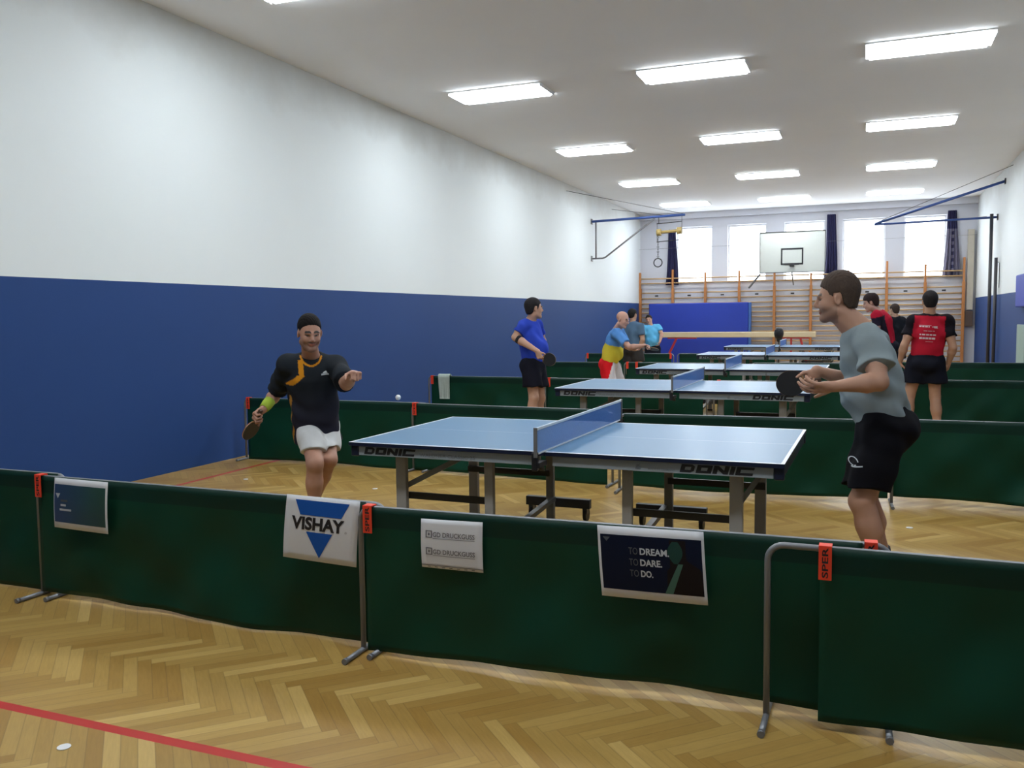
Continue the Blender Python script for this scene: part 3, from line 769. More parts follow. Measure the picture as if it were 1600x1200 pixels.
# ------------------------------------------------------------------ people: smooth bodies grown from distance fields
def nrm(v): v = np.asarray(v, float); return v/np.linalg.norm(v)
class Field:
    def __init__(s, lo, hi, h):
        s.h = h; s.lo = np.array(lo, float); n = np.ceil((np.array(hi)-s.lo)/h).astype(int)+1
        s.n = n; s.F = np.full(n, .15, np.float32)
    def sub(s, lo, hi):
        a = np.clip(((lo-s.lo)/s.h).astype(int)-1, 0, s.n-1); b = np.clip(((hi-s.lo)/s.h).astype(int)+2, 1, s.n)
        if (b <= a).any(): return None
        sl = tuple(slice(a[i], b[i]) for i in range(3))
        ax = [(s.lo[i]+s.h*np.arange(a[i], b[i])).astype(np.float32) for i in range(3)]
        return sl, ax[0][:, None, None], ax[1][None, :, None], ax[2][None, None, :]
    def put(s, sl, d, k, cut=False):
        F = s.F[sl]; d = d.astype(np.float32)
        if cut:   # smooth subtraction
            h = np.maximum(k-np.abs(F+d), 0)/k; s.F[sl] = np.maximum(F, -d)+h*h*k*.25
        else:
            h = np.maximum(k-np.abs(F-d), 0)/k; s.F[sl] = np.minimum(F, d)-h*h*k*.25
    def cap(s, a, b, ra, rb, k=.02, sq=None, cut=False, flat=None):
        """tapered capsule; sq = (axis, factor): squeezed along axis; flat = cut planes [(point, normal)]"""
        a, b = np.asarray(a, float), np.asarray(b, float); r = max(ra, rb)*(1 if sq is None else max(1, sq[1]))+k+s.h*2
        g = s.sub(np.minimum(a, b)-r, np.maximum(a, b)+r)
        if g is None: return
        sl, X, Y, Z = g; d = b-a; L2 = d@d+1e-9
        px, py, pz = X-a[0], Y-a[1], Z-a[2]
        t = np.clip((px*d[0]+py*d[1]+pz*d[2])/L2, 0, 1)
        qx, qy, qz = px-t*d[0], py-t*d[1], pz-t*d[2]
        q2 = qx*qx+qy*qy+qz*qz
        if sq is not None:
            ax, f = sq; c = qx*ax[0]+qy*ax[1]+qz*ax[2]; q2 = q2+c*c*(1/(f*f)-1)
        D_ = np.sqrt(np.maximum(q2, 0))-(ra+(rb-ra)*t)
        if flat:
            for p, n_ in flat: D_ = np.maximum(D_, (X-p[0])*n_[0]+(Y-p[1])*n_[1]+(Z-p[2])*n_[2])
        s.put(sl, D_, k, cut)
    def ell(s, c, ax, r, k=.02, cut=False, flat=None):
        c = np.asarray(c, float); m = max(r)+k+s.h*2
        g = s.sub(c-m, c+m)
        if g is None: return
        sl, X, Y, Z = g; px, py, pz = X-c[0], Y-c[1], Z-c[2]; q = 0; q2 = 0
        for A, ri in zip(ax, r):
            v = (px*A[0]+py*A[1]+pz*A[2])/ri; q = q+v*v; q2 = q2+(v/ri)**2
        k0 = np.sqrt(q); k1 = np.sqrt(q2)+1e-6
        D_ = k0*(k0-1)/k1
        if flat:
            for p, n_ in flat: D_ = np.maximum(D_, (X-p[0])*n_[0]+(Y-p[1])*n_[1]+(Z-p[2])*n_[2])
        s.put(sl, D_, k, cut)
    def plane(s, p, n_):
        ax = [(s.lo[i]+s.h*np.arange(s.n[i])).astype(np.float32) for i in range(3)]
        D_ = (ax[0][:, None, None]-p[0])*n_[0]+(ax[1][None, :, None]-p[1])*n_[1]+(ax[2][None, None, :]-p[2])*n_[2]
        s.F = np.maximum(s.F, D_)
    def folds(s, amp, dirs):
        ax = [(s.lo[i]+s.h*np.arange(s.n[i])).astype(np.float32) for i in range(3)]
        for (d, f, ph, a) in dirs:
            s.F += a*amp*np.sin(f*(ax[0][:, None, None]*d[0]+ax[1][None, :, None]*d[1]+ax[2][None, None, :]*d[2])+ph+1.3*np.sin(9*ax[2][None, None, :]+7*ax[0][:, None, None]))
    def mesh(s, smooth=1):
        F = s.F; F[0] = F[-1] = .1; F[:, 0] = F[:, -1] = .1; F[:, :, 0] = F[:, :, -1] = .1
        I = F < 0
        cnt = np.zeros(tuple(s.n-1), np.uint8)
        for i in (0, 1):
            for j in (0, 1):
                for k in (0, 1): cnt += I[i:s.n[0]-1+i, j:s.n[1]-1+j, k:s.n[2]-1+k]
        act = (cnt > 0) & (cnt < 8)
        c = np.argwhere(act); idx = np.full(act.shape, -1, np.int32); idx[act] = np.arange(len(c))
        P = np.zeros((len(c), 3)); W = np.zeros(len(c))
        cor = np.array([(i, j, k) for i in (0, 1) for j in (0, 1) for k in (0, 1)])
        val = np.stack([F[tuple((c+o).T)] for o in cor], 1)
        for a in range(8):
            for b in range(a+1, 8):
                if np.abs(cor[a]-cor[b]).sum() != 1: continue
                fa, fb = val[:, a], val[:, b]; m = (fa < 0) != (fb < 0)
                t = fa[m]/(fa[m]-fb[m]); P[m] += cor[a]+(cor[b]-cor[a])*t[:, None]; W[m] += 1
        P = P/W[:, None]+c
        Q = []
        for a in range(3):
            b_, c_ = (a+1) % 3, (a+2) % 3
            A = np.moveaxis(I, (a, b_, c_), (0, 1, 2)); ix = np.moveaxis(idx, (a, b_, c_), (0, 1, 2))
            e = A[:-1, 1:-1, 1:-1] != A[1:, 1:-1, 1:-1]
            p = np.argwhere(e); i, j, k = p[:, 0], p[:, 1]+1, p[:, 2]+1
            q = np.stack([ix[i, j-1, k-1], ix[i, j, k-1], ix[i, j, k], ix[i, j-1, k]], 1)
            inside = A[i, j, k]; q[~inside] = q[~inside][:, ::-1]; Q.append(q)
        Q = np.concatenate(Q)
        for _ in range(smooth):
            S_ = np.zeros_like(P); n_ = np.zeros(len(P))
            for a in range(4):
                u, v = Q[:, a], Q[:, (a+1) % 4]
                for ax in range(3): S_[:, ax] += np.bincount(u, P[v, ax], len(P))+np.bincount(v, P[u, ax], len(P))
                n_ += np.bincount(u, minlength=len(P))+np.bincount(v, minlength=len(P))
            P = P*.5+.5*S_/n_[:, None]
        return P*s.h+s.lo, Q

M_SKIN = col_mat('skin', .52, .35, sss=.08, var=.05)
M_CLOTH = col_mat('sports_cloth', .85, .12, var=.05)
M_HAIR = col_mat('hair', .75, .12, var=.25)
M_EYE = mat('eye_white', (.38, .35, .33), .25, .02); M_IRIS = mat('dark_iris', (.02, .014, .010), .2)
M_SHOE = mat('white_shoe', (.45, .46, .48), .5); M_SOLE = mat('shoe_sole', (.30, .30, .30), .6); M_SOCK = mat('dark_sock', (.02, .02, .03), .85)

def ortho(f, u):
    f = nrm(f); u = np.asarray(u, float); u = nrm(u-f*(u@f)); return f, u, np.cross(f, u)   # forward, up, right
class Body:
    def __init__(s, J, h, skin=(.50, .27, .18), scale=1, slim=1):
        s.J = {k: np.asarray(v, float) for k, v in J.items()}; s.h = h; s.sc = scale; s.skin = np.array(skin); s.g = slim
        A = np.array([v for k, v in s.J.items() if len(v) == 3 and not k.startswith('_')])
        s.lo = A.min(0)-.30; s.hi = A.max(0)+.30; s.lo[2] = -.01
        s.origin = np.array([(s.J['anR'][0]+s.J['anL'][0])/2, (s.J['anR'][1]+s.J['anL'][1])/2, 0])
        s.f, s.u, s.r = ortho(s.J['_face'], s.J['_headup'])
        up = s.J['neck']-s.J['pelvis']; rt = s.J['shR']-s.J['shL']
        s.tu = nrm(up); s.tr = nrm(rt-s.tu*(rt@s.tu)); s.tf = np.cross(s.tu, s.tr)
    def hp(s, f, r, u): return s.J['head']+(s.f*f+s.r*r+s.u*u)*s.sc
    def hand(s, F, wr, d, n, curl=.5, side=1, thumb=.6, spread=.05, k=.004, size=1.0):
        """d finger direction, n palm normal (towards what it holds), side=+1 if the thumb lies along cross(d, n)"""
        d = nrm(d); n = nrm(n-d*(n@d)); t = np.cross(d, n)*side; z = size
        F.cap(wr, wr+d*.03*z, .026*z, .030*z, .02, sq=(n, .75))
        F.cap(wr+d*.035*z+t*.016*z, wr+d*.085*z+t*.020*z, .022*z, .017*z, .015, sq=(n, .72))
        F.cap(wr+d*.035*z-t*.014*z, wr+d*.080*z-t*.022*z, .022*z, .015*z, .015, sq=(n, .72))
        L = [(.030, .044, .026, .021), (.011, .049, .030, .023), (-.009, .045, .028, .022), (-.028, .034, .021, .019)]
        for q, (o, a, b, c) in enumerate(L):
            p = wr+d*(.088-.004*abs(q-1)-(.006 if q == 3 else 0))*z+t*o*z*1.05; ang = 0.15*curl
            dd = nrm(d+t*spread*(1.2-q))
            for seg, ln in enumerate((a, b, c)):
                ang += curl*(1.05, 1.25, .8)[seg]*(1+.06*q)
                v = dd*math.cos(ang)+n*math.sin(ang)
                e = p+v*ln*z
                F.cap(p, e, (.0098-.0008*seg)*z, (.0092-.0010*seg)*z, k); p = e
        p = wr+d*.025*z+t*.026*z; v = nrm(t*.9+d*.6+n*.35)
        e = p+v*.038*z; F.cap(p, e, .0145*z, .0115*z, .01)
        v2 = nrm(v*(1-thumb*.4)+d*.6+n*thumb*.6); e2 = e+v2*.030*z; F.cap(e, e2, .0112*z, .0098*z, k)
        v3 = nrm(v2+n*thumb*.4+d*.2); F.cap(e2, e2+v3*.024*z, .0098*z, .008*z, k)
    def foot(s, F, an, d, rad=1, up=.0, grow=0):
        d = nrm([d[0], d[1], 0]); b = np.array([an[0], an[1], .035+up])
        F.cap(b-d*.045, b+d*.11, .034+grow, .036+grow, .02, flat=[((0, 0, .002), (0, 0, -1))])
        F.cap(b+d*.08, b+d*.165-np.array([0, 0, .008]), .036+grow, .026+grow, .02, flat=[((0, 0, .002), (0, 0, -1))])
        F.cap(b, np.array(an)+[0, 0, .02], .034+grow, .036+grow, .02)
    def skinbody(s, hands, feet, tucked=True, jaw=1.0):
        J = s.J; F = Field(s.lo, s.hi, s.h); g = s.g; z = s.sc
        f, u, r = s.f, s.u, s.r; ax = (f, r, u)
        # torso (kept inside the shirt)
        pe, ch, ne = J['pelvis'], J['chest'], J['neck']
        F.ell(pe, (s.tf, s.tr, s.tu), (.105*g, .145*g, .13), .03)
        F.cap(pe, ch, .105*g, .125*g, .03, sq=(s.tf, .78)); F.cap(ch, ne-s.tu*.08, .12*g, .08, .03, sq=(s.tf, .75))
        F.cap(J['shL'], J['shR'], .045, .045, .03); F.cap(ne-s.tu*.03, J['shL'], .045, .04, .03); F.cap(ne-s.tu*.03, J['shR'], .045, .04, .03)
        nb = s.hp(-.018, 0, -.075)
        nr = getattr(s, 'neckr', 1.0); F.cap(ne-s.tu*.02, nb, .062*z*g**.5*nr, .056*z*nr, .03)
        # head
        F.ell(s.hp(-.022, 0, .040), ax, (.096*z, .077*z, .086*z), .01)
        F.ell(s.hp(.018, 0, -.012), ax, (.074*z, .066*z, .100*z), .02)
        for q in (-1, 1):
            F.cap(s.hp(.000, q*.052*jaw, -.060), s.hp(.066, q*.014, -.094), .020*z*jaw, .019*z*jaw, .025)
            F.ell(s.hp(.052, q*.038, -.022), ax, (.026*z, .024*z, .028*z), .02)
            F.ell(s.hp(.081, q*.032, .008), ax, (.015*z, .017*z, .012*z), .012, cut=True)
            F.cap(s.hp(.080, q*.045, .026), s.hp(.088, q*.010, .024), .0085*z, .009*z, .012)
            F.ell(s.hp(.0905, q*.0125, -.030), ax, (.010*z, .008*z, .007*z), .006)
            F.cap(s.hp(.0815, q*.020, .0165), s.hp(.0745, q*.046, .0150), .0058*z, .0050*z, .005)
            F.cap(s.hp(.0785, q*.022, -.0015), s.hp(.0725, q*.045, -.0010), .0048*z, .0045*z, .005)
            # ear
            e = s.hp(-.012, q*.077, -.004); ea = nrm(r*q*.9-f*.45)
            F.ell(e, (nrm(f+r*q*.4), ea, nrm(u-f*.15)), (.018*z, .009*z, .031*z), .006)
            F.ell(e+ea*.008*z, (nrm(f+r*q*.4), ea, u), (.010*z, .006*z, .018*z), .004, cut=True)
        F.cap(s.hp(.085, 0, .018), s.hp(.108, 0, -.019), .0085*z, .0125*z, .010)
        F.ell(s.hp(.100, 0, -.027), ax, (.012*z, .012*z, .009*z), .006)
        F.cap(s.hp(.083, -.018, -.054), s.hp(.083, .018, -.054), .007*z, .007*z, .008); F.ell(s.hp(.090, 0, -.051), ax, (.007*z, .016*z, .005*z), .005)
        F.ell(s.hp(.087, 0, -.062), ax, (.008*z, .017*z, .006*z), .005)
        F.ell(s.hp(.097, 0, -.0565), ax, (.007*z, .024*z, .0015*z), .003, cut=True)
        F.ell(s.hp(.074, 0, -.092), ax, (.020*z, .022*z, .018*z), .02)
        # limbs
        for q in 'LR':
            sh, el, wr = J['sh'+q], J['el'+q], J['wr'+q]
            F.cap(sh, el, .052*g, .041*g, .03); F.cap(sh+(el-sh)*.45, sh+(el-sh)*.6, .047*g, .046*g, .03)
            m = el+(wr-el)*.28; F.cap(el, m, .039*g, .043*g, .02); F.cap(m, wr, .043*g, .027, .02)
            hipq, kn, an = J['hip'+q], J['kn'+q], J['an'+q]
            F.cap(hipq, kn, .083*g, .055*g, .04)
            c0 = kn+(an-kn)*.30; back = nrm(np.cross(s.tr, an-kn)); back = back*(1 if back@s.tf < 0 else -1)
            F.cap(kn, c0, .052*g, .050*g, .03); F.cap(kn+(an-kn)*.15+back*.018, c0+(an-kn)*.08+back*.02, .046*g, .050*g, .03)
            F.cap(c0, an, .050*g, .034, .03); F.ell(kn-back*.012, (back, s.tr, u), (.045*g, .042*g, .052*g), .02)
            s.foot(F, an, feet[q])
        for q, kw in hands.items():
            s.hand(F, J['wr'+q], **kw)
        V, Q = F.mesh(1)
        # colours: lips, brows, stubble
        L = (V-J['head'])/z; lf, lr, lu = L@f, L@r, L@u
        n_ = len(V); col = np.tile(s.skin, (n_, 1))
        lip = (lf > .075) & (np.abs(lr) < .022) & (np.abs(lu+.0565) < .011)
        col[lip] = s.skin*[.80, .55, .55]
        near = (np.linalg.norm(L, axis=1) < .16)
        arch = .026+.006*np.cos(np.abs(lr)*60-1.8)
        brow = near & (lf > .066) & (np.abs(lr) > .010) & (np.abs(lr) < .052) & (np.abs(lu-arch-.003) < .0055)
        col[brow] = s.hair if hasattr(s, 'hair') else (.03, .02, .015)
        st = getattr(s, 'stubble', 0)
        if st:
            m = near & (lu < -.028) & (lu > -.125) & (lf > -.005) & ~lip
            wgt = np.clip((-.028-lu)/.02, 0, 1)*st; wgt = wgt*m
            mo = near & (lf > .082) & (np.abs(lr) < .030) & (lu < -.036) & (lu > -.049); wgt[mo] = np.maximum(wgt[mo], st*1.1)
            wgt = np.clip(wgt, 0, 1)
            col = col*(1-wgt[:, None])+np.array((.075, .050, .040))*wgt[:, None]
        s.V, s.Q, s.col = V, Q, col
        o = s.emit('body', V, Q, M_SKIN, col); return o
    def emit(s, name, V, Q, m, col, parent=True):
        if len(V) == 0: return None
        return raw_mesh(name, V-s.origin, Q, m, s.root if parent else None, smooth=True, col=np.ascontiguousarray(col))
    def make(s, label, hands, feet, hair=None, stubble=0, jaw=1.0):
        s.root = thing('person', label, 'person', s.origin); s.stubble = stubble
        if hair: s.hair = hair['col']
        s.skinbody(hands, feet, jaw=jaw)
        z = s.sc
        for q in (-1, 1):
            c = s.hp(.0650, q*.032, .007)-s.origin
            e = MB().sphere(c, .0125*z, 14).build('eye', M_EYE, s.root)
            g = nrm(s.f*1+s.u*getattr(s, 'look', -.1)); MB().sphere(c+g*.0085*z, .0062*z, 10).build('iris', M_IRIS, e)
        if hair: s.makehair(**hair)
        for q in 'LR':
            an = s.J['an'+q]; lo = np.array([an[0]-.28, an[1]-.28, -.01]); F = Field(lo, lo+[.56, .56, .25], max(s.h, .006))
            s.foot(F, an, feet[q], grow=.009)
            F.plane((0, 0, an[2]+.005), (0, 0, 1)); V, Q = F.mesh(1); V[:, 2] = np.maximum(V[:, 2], .001)
            if len(V): raw_mesh('shoe', V-s.origin, Q, M_SHOE, s.root, True)
            F = Field(lo, lo+[.56, .56, .33], max(s.h, .006)); k = s.J['kn'+q]
            F.cap((an[0], an[1], an[2]-.02), an+(k-an)*.22, .043, .047*s.g, .01, flat=[(an+(k-an)*.2, nrm(k-an))])
            V, Q = F.mesh(1)
            if len(V): raw_mesh('sock', V-s.origin, Q, getattr(s, 'sockm', M_SOCK), s.root, True)
        return s.root
    def makehair(s, col, thick=.010, line=None, back=-.075, top=0, side=-.01):
        z = s.sc; h = max(.004, s.h*.8); c = s.J['head']; F = Field(c-.17, c+.17, h)
        ax = (s.f, s.r, s.u)
        F.ell(s.hp(-.024, 0, .042+top), ax, ((.098+thick)*z, (.077+thick)*z, (.088+thick+top)*z), .01)
        F.ell(s.hp(-.048, 0, -.02), ax, ((.052+thick)*z, (.058+thick*.6)*z, (.075)*z), .03)
        a = [(F.lo[i]+h*np.arange(F.n[i])).astype(np.float32) for i in range(3)]
        X, Y, Z = a[0][:, None, None]-c[0], a[1][None, :, None]-c[1], a[2][None, None, :]-c[2]
        lf = (X*s.f[0]+Y*s.f[1]+Z*s.f[2])/z; lu = (X*s.u[0]+Y*s.u[1]+Z*s.u[2])/z; lr = (X*s.r[0]+Y*s.r[1]+Z*s.r[2])/z
        hl = line if line is not None else .068
        thr = np.interp(lf, [-.14, -.06, -.040, -.030, .004, .011, .022, .032, .046, .058, .075, .10], [back, back+.01, back+.035, .032, .034, side, side+.012, .046, .060, hl-.010, hl, hl+.010])
        n_ = .0015*np.sin(lf*230+lr*310)+.0015*np.sin(lr*520+lf*90)
        F.F = np.maximum(F.F+n_*.6, ((thr+n_-lu)*z*.7).astype(np.float32))
        # keep only the shell outside the skull so nothing pokes through the face
        V, Q = F.mesh(1)
        if len(V):
            rng = np.random.default_rng(3); cc = np.array(col)*(1+.25*(rng.random((len(V), 1))-.5))
            s.emit('hair', V, Q, M_HAIR, cc)
    def torso(s, F, grow=.02, belly=0, k=.04):
        g = s.g; pe, ch, ne = s.J['pelvis'], s.J['chest'], s.J['neck']
        F.cap(ch, ne-s.tu*.085, .135*g+grow, .085+grow, k, sq=(s.tf, .75))
        F.cap(pe-s.tu*.12, ch, .135*g+grow, .135*g+grow, k, sq=(s.tf, .78))
        F.cap(s.J['shL']-s.tu*.01, s.J['shR']-s.tu*.01, .050+grow, .050+grow, k)
        F.cap(ne-s.tu*.05, s.J['shL'], .040+grow, .036+grow, k); F.cap(ne-s.tu*.05, s.J['shR'], .040+grow, .036+grow, k)
        if belly: F.ell((pe+ch)/2+s.tf*belly*.5-s.tu*.02, (s.tf, s.tr, s.tu), (.13*g+belly*.5, .15*g, .17), .05)
    def shirt(s, paint, hem=.0, hemn=None, sleeve=.62, grow=.018, belly=0, fold=1.0, slr=.062, name='shirt', seed=1, col=None):
        F = Field(s.lo, s.hi, s.h*1.15)
        s.torso(F, grow, belly)
        hn = -s.tu if hemn is None else nrm(hemn); hp_ = s.J['pelvis']+s.tu*hem
        F.plane(hp_, hn)
        for q in 'LR':
            sh, el = s.J['sh'+q], s.J['el'+q]; e = sh+(el-sh)*sleeve; n_ = nrm(el-sh)
            F.cap(sh, e+n_*.05, slr*s.g, (slr+.004)*s.g, .035, flat=[(e, n_)])
        rr = random.Random(seed)
        dirs = [(nrm([rr.uniform(-1, 1), rr.uniform(-1, 1), rr.uniform(-.6, .6)]), rr.uniform(28, 60), rr.uniform(0, 6), 1) for _ in range(4)]
        F.folds(.0034*fold, dirs)
        # neck opening
        ne = s.J['neck']; nd = nrm(s.hp(-.018, 0, -.075)-ne); F.cap(ne+nd*.028+s.tf*.006, ne+nd*.16, .066*s.sc, .085*s.sc, .008, cut=True)
        V, Q = F.mesh(1)
        L = V-s.J['neck']; c = paint(V, L@s.tf, L@s.tr, L@s.tu)
        o = s.emit(name, V, Q, M_CLOTH, c); s.sh = o; return o
    def shorts(s, paint, leg=.62, grow=.016, top=.05, flare=.02, fold=1.0, seed=3, slide=0, k=.035):
        F = Field(s.lo, s.hi, s.h*1.15); g = s.g; pe = s.J['pelvis']
        F.cap(pe-s.tu*.05, pe+s.tu*.12, .135*g+grow-.004, .128*g+grow-.006, k, sq=(s.tf, .80), flat=[(pe+s.tu*top, s.tu)])
        F.ell(pe-s.tu*.07-s.tf*.03, (s.tf, s.tr, s.tu), (.115*g+grow, .155*g+grow*.6, .12), .03, flat=[(pe+s.tu*top, s.tu)])
        for q in 'LR':
            hi_, kn = s.J['hip'+q], s.J['kn'+q]; n_ = nrm(kn-hi_); e = hi_+(kn-hi_)*leg; fl = nrm(n_*.5+np.array([0, 0, -.5]))
            F.cap(hi_, e+n_*.06, .088*g+grow, (.088-.022*leg)*g+grow+flare, k, flat=[(e, fl)])
        rr = random.Random(seed)
        F.folds(.0032*fold, [(nrm([rr.uniform(-1, 1), rr.uniform(-1, 1), rr.uniform(-.4, .4)]), rr.uniform(25, 50), rr.uniform(0, 6), 1) for _ in range(4)])
        V, Q = F.mesh(1); L = V-pe
        o = s.emit('shorts', V, Q, M_CLOTH, paint(V, L@s.tf, L@s.tr, L@s.tu)); s.st = o; return o
    def project(s, name, pts2, faces, org, ex, ey, direction, target, m, off=.002, scale=1):
        """lay flat artwork on a garment: org + ex*x + ey*y, cast along direction"""
        me = target.data; bvh = BVHTree.FromPolygons([v.co for v in me.vertices], [tuple(p.vertices) for p in me.polygons])
        d = Vector(nrm(direction)); V = []
        for a, b in pts2:
            p = Vector(np.asarray(org)+np.asarray(ex)*a*scale+np.asarray(ey)*b*scale-s.origin)
            hit, nn, i, dist = bvh.ray_cast(p-d*.5, d, 1.0)
            V.append((hit if hit else p)-d*off)
        return faces_mesh(name, V, faces, m, target)
def plain(c): return lambda V, f, r, u: np.tile(np.array(c, float), (len(V), 1))
def grid2(x0, y0, x1, y1, nx=8, ny=3):
    P = [(x0+(x1-x0)*i/nx, y0+(y1-y0)*j/ny) for j in range(ny+1) for i in range(nx+1)]
    return P, [(j*(nx+1)+i, j*(nx+1)+i+1, (j+1)*(nx+1)+i+1, (j+1)*(nx+1)+i) for j in range(ny) for i in range(nx)]
def bat(c, axis, normal, label, red=False, edge=None, hl=.10):
    """table tennis bat: blade centre c, handle runs along -axis"""
    a = nrm(axis); n_ = nrm(np.asarray(normal, float)-a*(np.asarray(normal)@a)); t = np.cross(a, n_)
    b = thing('table_tennis_bat', label, 'bat', c)
    def disk(r1, th, off, m, nm, cut=-.062):
        q = MB(); P = []
        for k in range(40):
            an = 2*math.pi*k/40; x, y = math.cos(an)*r1*1.08, math.sin(an)*r1*.98
            if x < cut: x = cut+(x-cut)*.15
            P.append(Vector(a*x+t*y+n_*(off-th/2)))
        return q.poly(P, n_*th).build(nm, m, b)
    disk(.079, .006, 0, mat('plywood_blade', (.35, .20, .09), .5), 'blade', -.076)
    disk(.078, .003, .0048, M_RUBBER, 'rubber'); disk(.078, .003, -.0048, mat('red_rubber', (.30, .02, .02), .5) if red else M_RUBBER, 'rubber')
    MB().bar(-a*.072, -a*(.072+hl), .024, .030, .006).build('handle', mat('dark_handle', (.07, .035, .02), .5), b)
    return b

def gripbat(J, q, d, n, side, label, red=False, **k):
    """bat whose handle lies in the closed hand q"""
    d = nrm(d); n = nrm(np.asarray(n, float)-d*(np.asarray(n)@d)); t = np.cross(d, n)*side; a = nrm(t*.7+d*.5)
    return bat(np.asarray(J['wr'+q])+d*.072+n*.026+a*.112, a, n, label, red)
# --- player in the charcoal shirt, left of the foreground table
A = dict(head=at(484, 521, 5.18), neck=at(486, 556, 5.30), chest=at(487, 592, 5.32), pelvis=at(494, 662, 5.40),
         shR=at(450, 570, 5.22), shL=at(524, 572, 5.42), elR=at(432, 614, 5.36), wrR=at(411, 640, 5.20), elL=at(541, 600, 5.22), wrL=at(551, 585, 4.98),
         hipR=at(483, 662, 5.38), hipL=at(508, 662, 5.50), knR=at(492, 724, 5.13), knL=at(514, 718, 5.30), anR=atx(490, 5.22, .085), anL=atx(484, 5.62, .085),
         _face=(.68, -.66, -.26), _headup=(.14, -.14, 1))
HA = dict(d=at(386, 657, 5.08)-A['wrR'], n=(.75, -.1, -.5), side=-1)
b = Body(A, .0052, skin=(.45, .245, .175), scale=1.0, slim=1.04)
b.look = -.5
b.make('man in charcoal and orange shirt and white shorts, left of the foreground table',
       {'R': dict(curl=1.0, thumb=.8, **HA), 'L': dict(d=at(560, 581, 4.90)-A['wrL'], n=(.2, -.3, -1), curl=1.15, side=-1, thumb=1.0)},
       {'L': (.5, -.8), 'R': (.55, -.8)}, hair=dict(col=(.010, .008, .008), thick=.004, line=.084, side=.008, back=-.05, top=.002), stubble=.5)
def paintA(V, f, r, u):
    c = np.tile(np.array((.016, .020, .026)), (len(V), 1))
    n_ = np.clip((-.20-u)/.30, 0, 1)[:, None]; c = c*(1-n_)+np.array((.022, .022, .038))*n_
    o = np.array((.62, .25, .015))
    rr_ = .078+1.15*np.clip(-u-.105, 0, 1); st = (f > .0) & (np.abs(r-rr_) < .017+.010*(u < -.105)) & (u < -.005) & (u > -.185)
    c[st] = o
    col = (f > 0) & (u > -.035) & (np.hypot(r, u+.0-.045) < .093); c[(f > .03) & (np.abs(np.hypot(r, (u-.03)*1.0)-.075) < .0065)] = o
    sd = (r > .08) & (np.abs(f-.035) < .011) & (u < -.27); c[sd] = np.array((.40, .19, .03))
    return c
b.shirt(paintA, hem=-.125, sleeve=.86, grow=.030, slr=.072, fold=1.3)
P_, F_ = grid2(-.026, 0, .026, .012, 6, 2); b.project('shirt_logo', P_, F_, A['neck']-b.tr*.085-b.tu*.115, -b.tr, b.tu, -b.tf, b.sh, M_PALE)
P_ = [(-.018, .014), (.018, .014), (.009, .028), (-.005, .024)]; b.project('shirt_logo', P_, [(0, 1, 2, 3)], A['neck']-b.tr*.085-b.tu*.115, -b.tr, b.tu, -b.tf, b.sh, M_PALE)
b.shorts(plain((.60, .61, .62)), leg=.72, grow=.010, flare=.004, seed=5, fold=1.0)
wv_ = nrm(A['elR']-A['wrR']); MB().tube([A['wrR']+wv_*.01-b.origin, A['wrR']+wv_*.055-b.origin, A['wrR']+wv_*.10-b.origin], [.035, .041, .041], 20).build('wristband', mat('yellow_green_wristband', (.42, .58, .05), .85, .1, 30, bmp=.2), b.root)
ha = nrm(at(384, 655, 5.06)-A['wrR'])
gripbat(A, 'R', label='bat in the right hand of the player in the charcoal shirt', red=True, **HA)

# --- player in the grey shirt, right of the foreground table
B = dict(head=at(1307, 468, 5.34), neck=at(1339, 510, 5.36), chest=at(1356, 562, 5.38), pelvis=at(1378, 654, 5.38),
         shL=at(1360, 533, 5.20), shR=at(1352, 533, 5.56), elL=at(1374, 597, 5.04), wrL=at(1302, 604, 4.96), elR=at(1336, 598, 5.66), wrR=at(1276, 579, 5.50),
         hipL=at(1380, 670, 5.28), hipR=at(1376, 670, 5.50), knL=at(1346, 784, 5.20), knR=at(1352, 780, 5.56), anL=atx(1375, 5.20, .085), anR=atx(1383, 5.62, .085),
         _face=(-1, .06, -.10), _headup=(-.06, 0, 1))
HB = dict(d=(-.45, -.1, -.85), n=(.05, -1, 0), side=1)
b = Body(B, .0052, skin=(.46, .26, .18), scale=1.07, slim=1.14); b.neckr = 1.14
b.look = -.2
b.make('man in grey T-shirt and black shorts in profile, right of the foreground table',
       {'L': dict(d=(-1, -.05, -.10), n=(-.35, .6, .55), curl=.32, side=1, thumb=-.2, spread=.12, size=1.08), 'R': dict(curl=1.05, thumb=.8, size=1.05, **HB)},
       {'L': (-1, -.1), 'R': (-1, .15)}, hair=dict(col=(.070, .050, .040), thick=.005, line=.078, side=-.006, back=-.060, top=.010), stubble=.45)
b.shirt(plain((.235, .285, .305)), hem=-.02, hemn=-b.tu, sleeve=.66, grow=.030, belly=.04, slr=.076, fold=1.5, seed=9)
b.shorts(plain((.005, .005, .008)), leg=.80, grow=.026, flare=.018, top=.05, seed=8, fold=1.3)
hc = at(1333, 719, 5.2); q1 = [(math.cos(t)*r_-(.0), math.sin(t)*r_*.8) for r_ in (.022, .028) for t in [k*.36 for k in range(16)]]
b.project('shorts_emblem', q1, [(i, i+1, i+17, i+16) for i in range(15)], hc, (1, 0, 0), (0, 0, 1), (0, 1, 0), b.st, M_PALE)
P_, F_ = grid2(-.01, -.030, .050, -.023, 6, 1); b.project('shorts_emblem', P_, F_, hc, (1, 0, .15), (0, 0, 1), (0, 1, 0), b.st, M_PALE)
gripbat(B, 'R', label='black bat in the right hand of the player in the grey T-shirt', **HB)

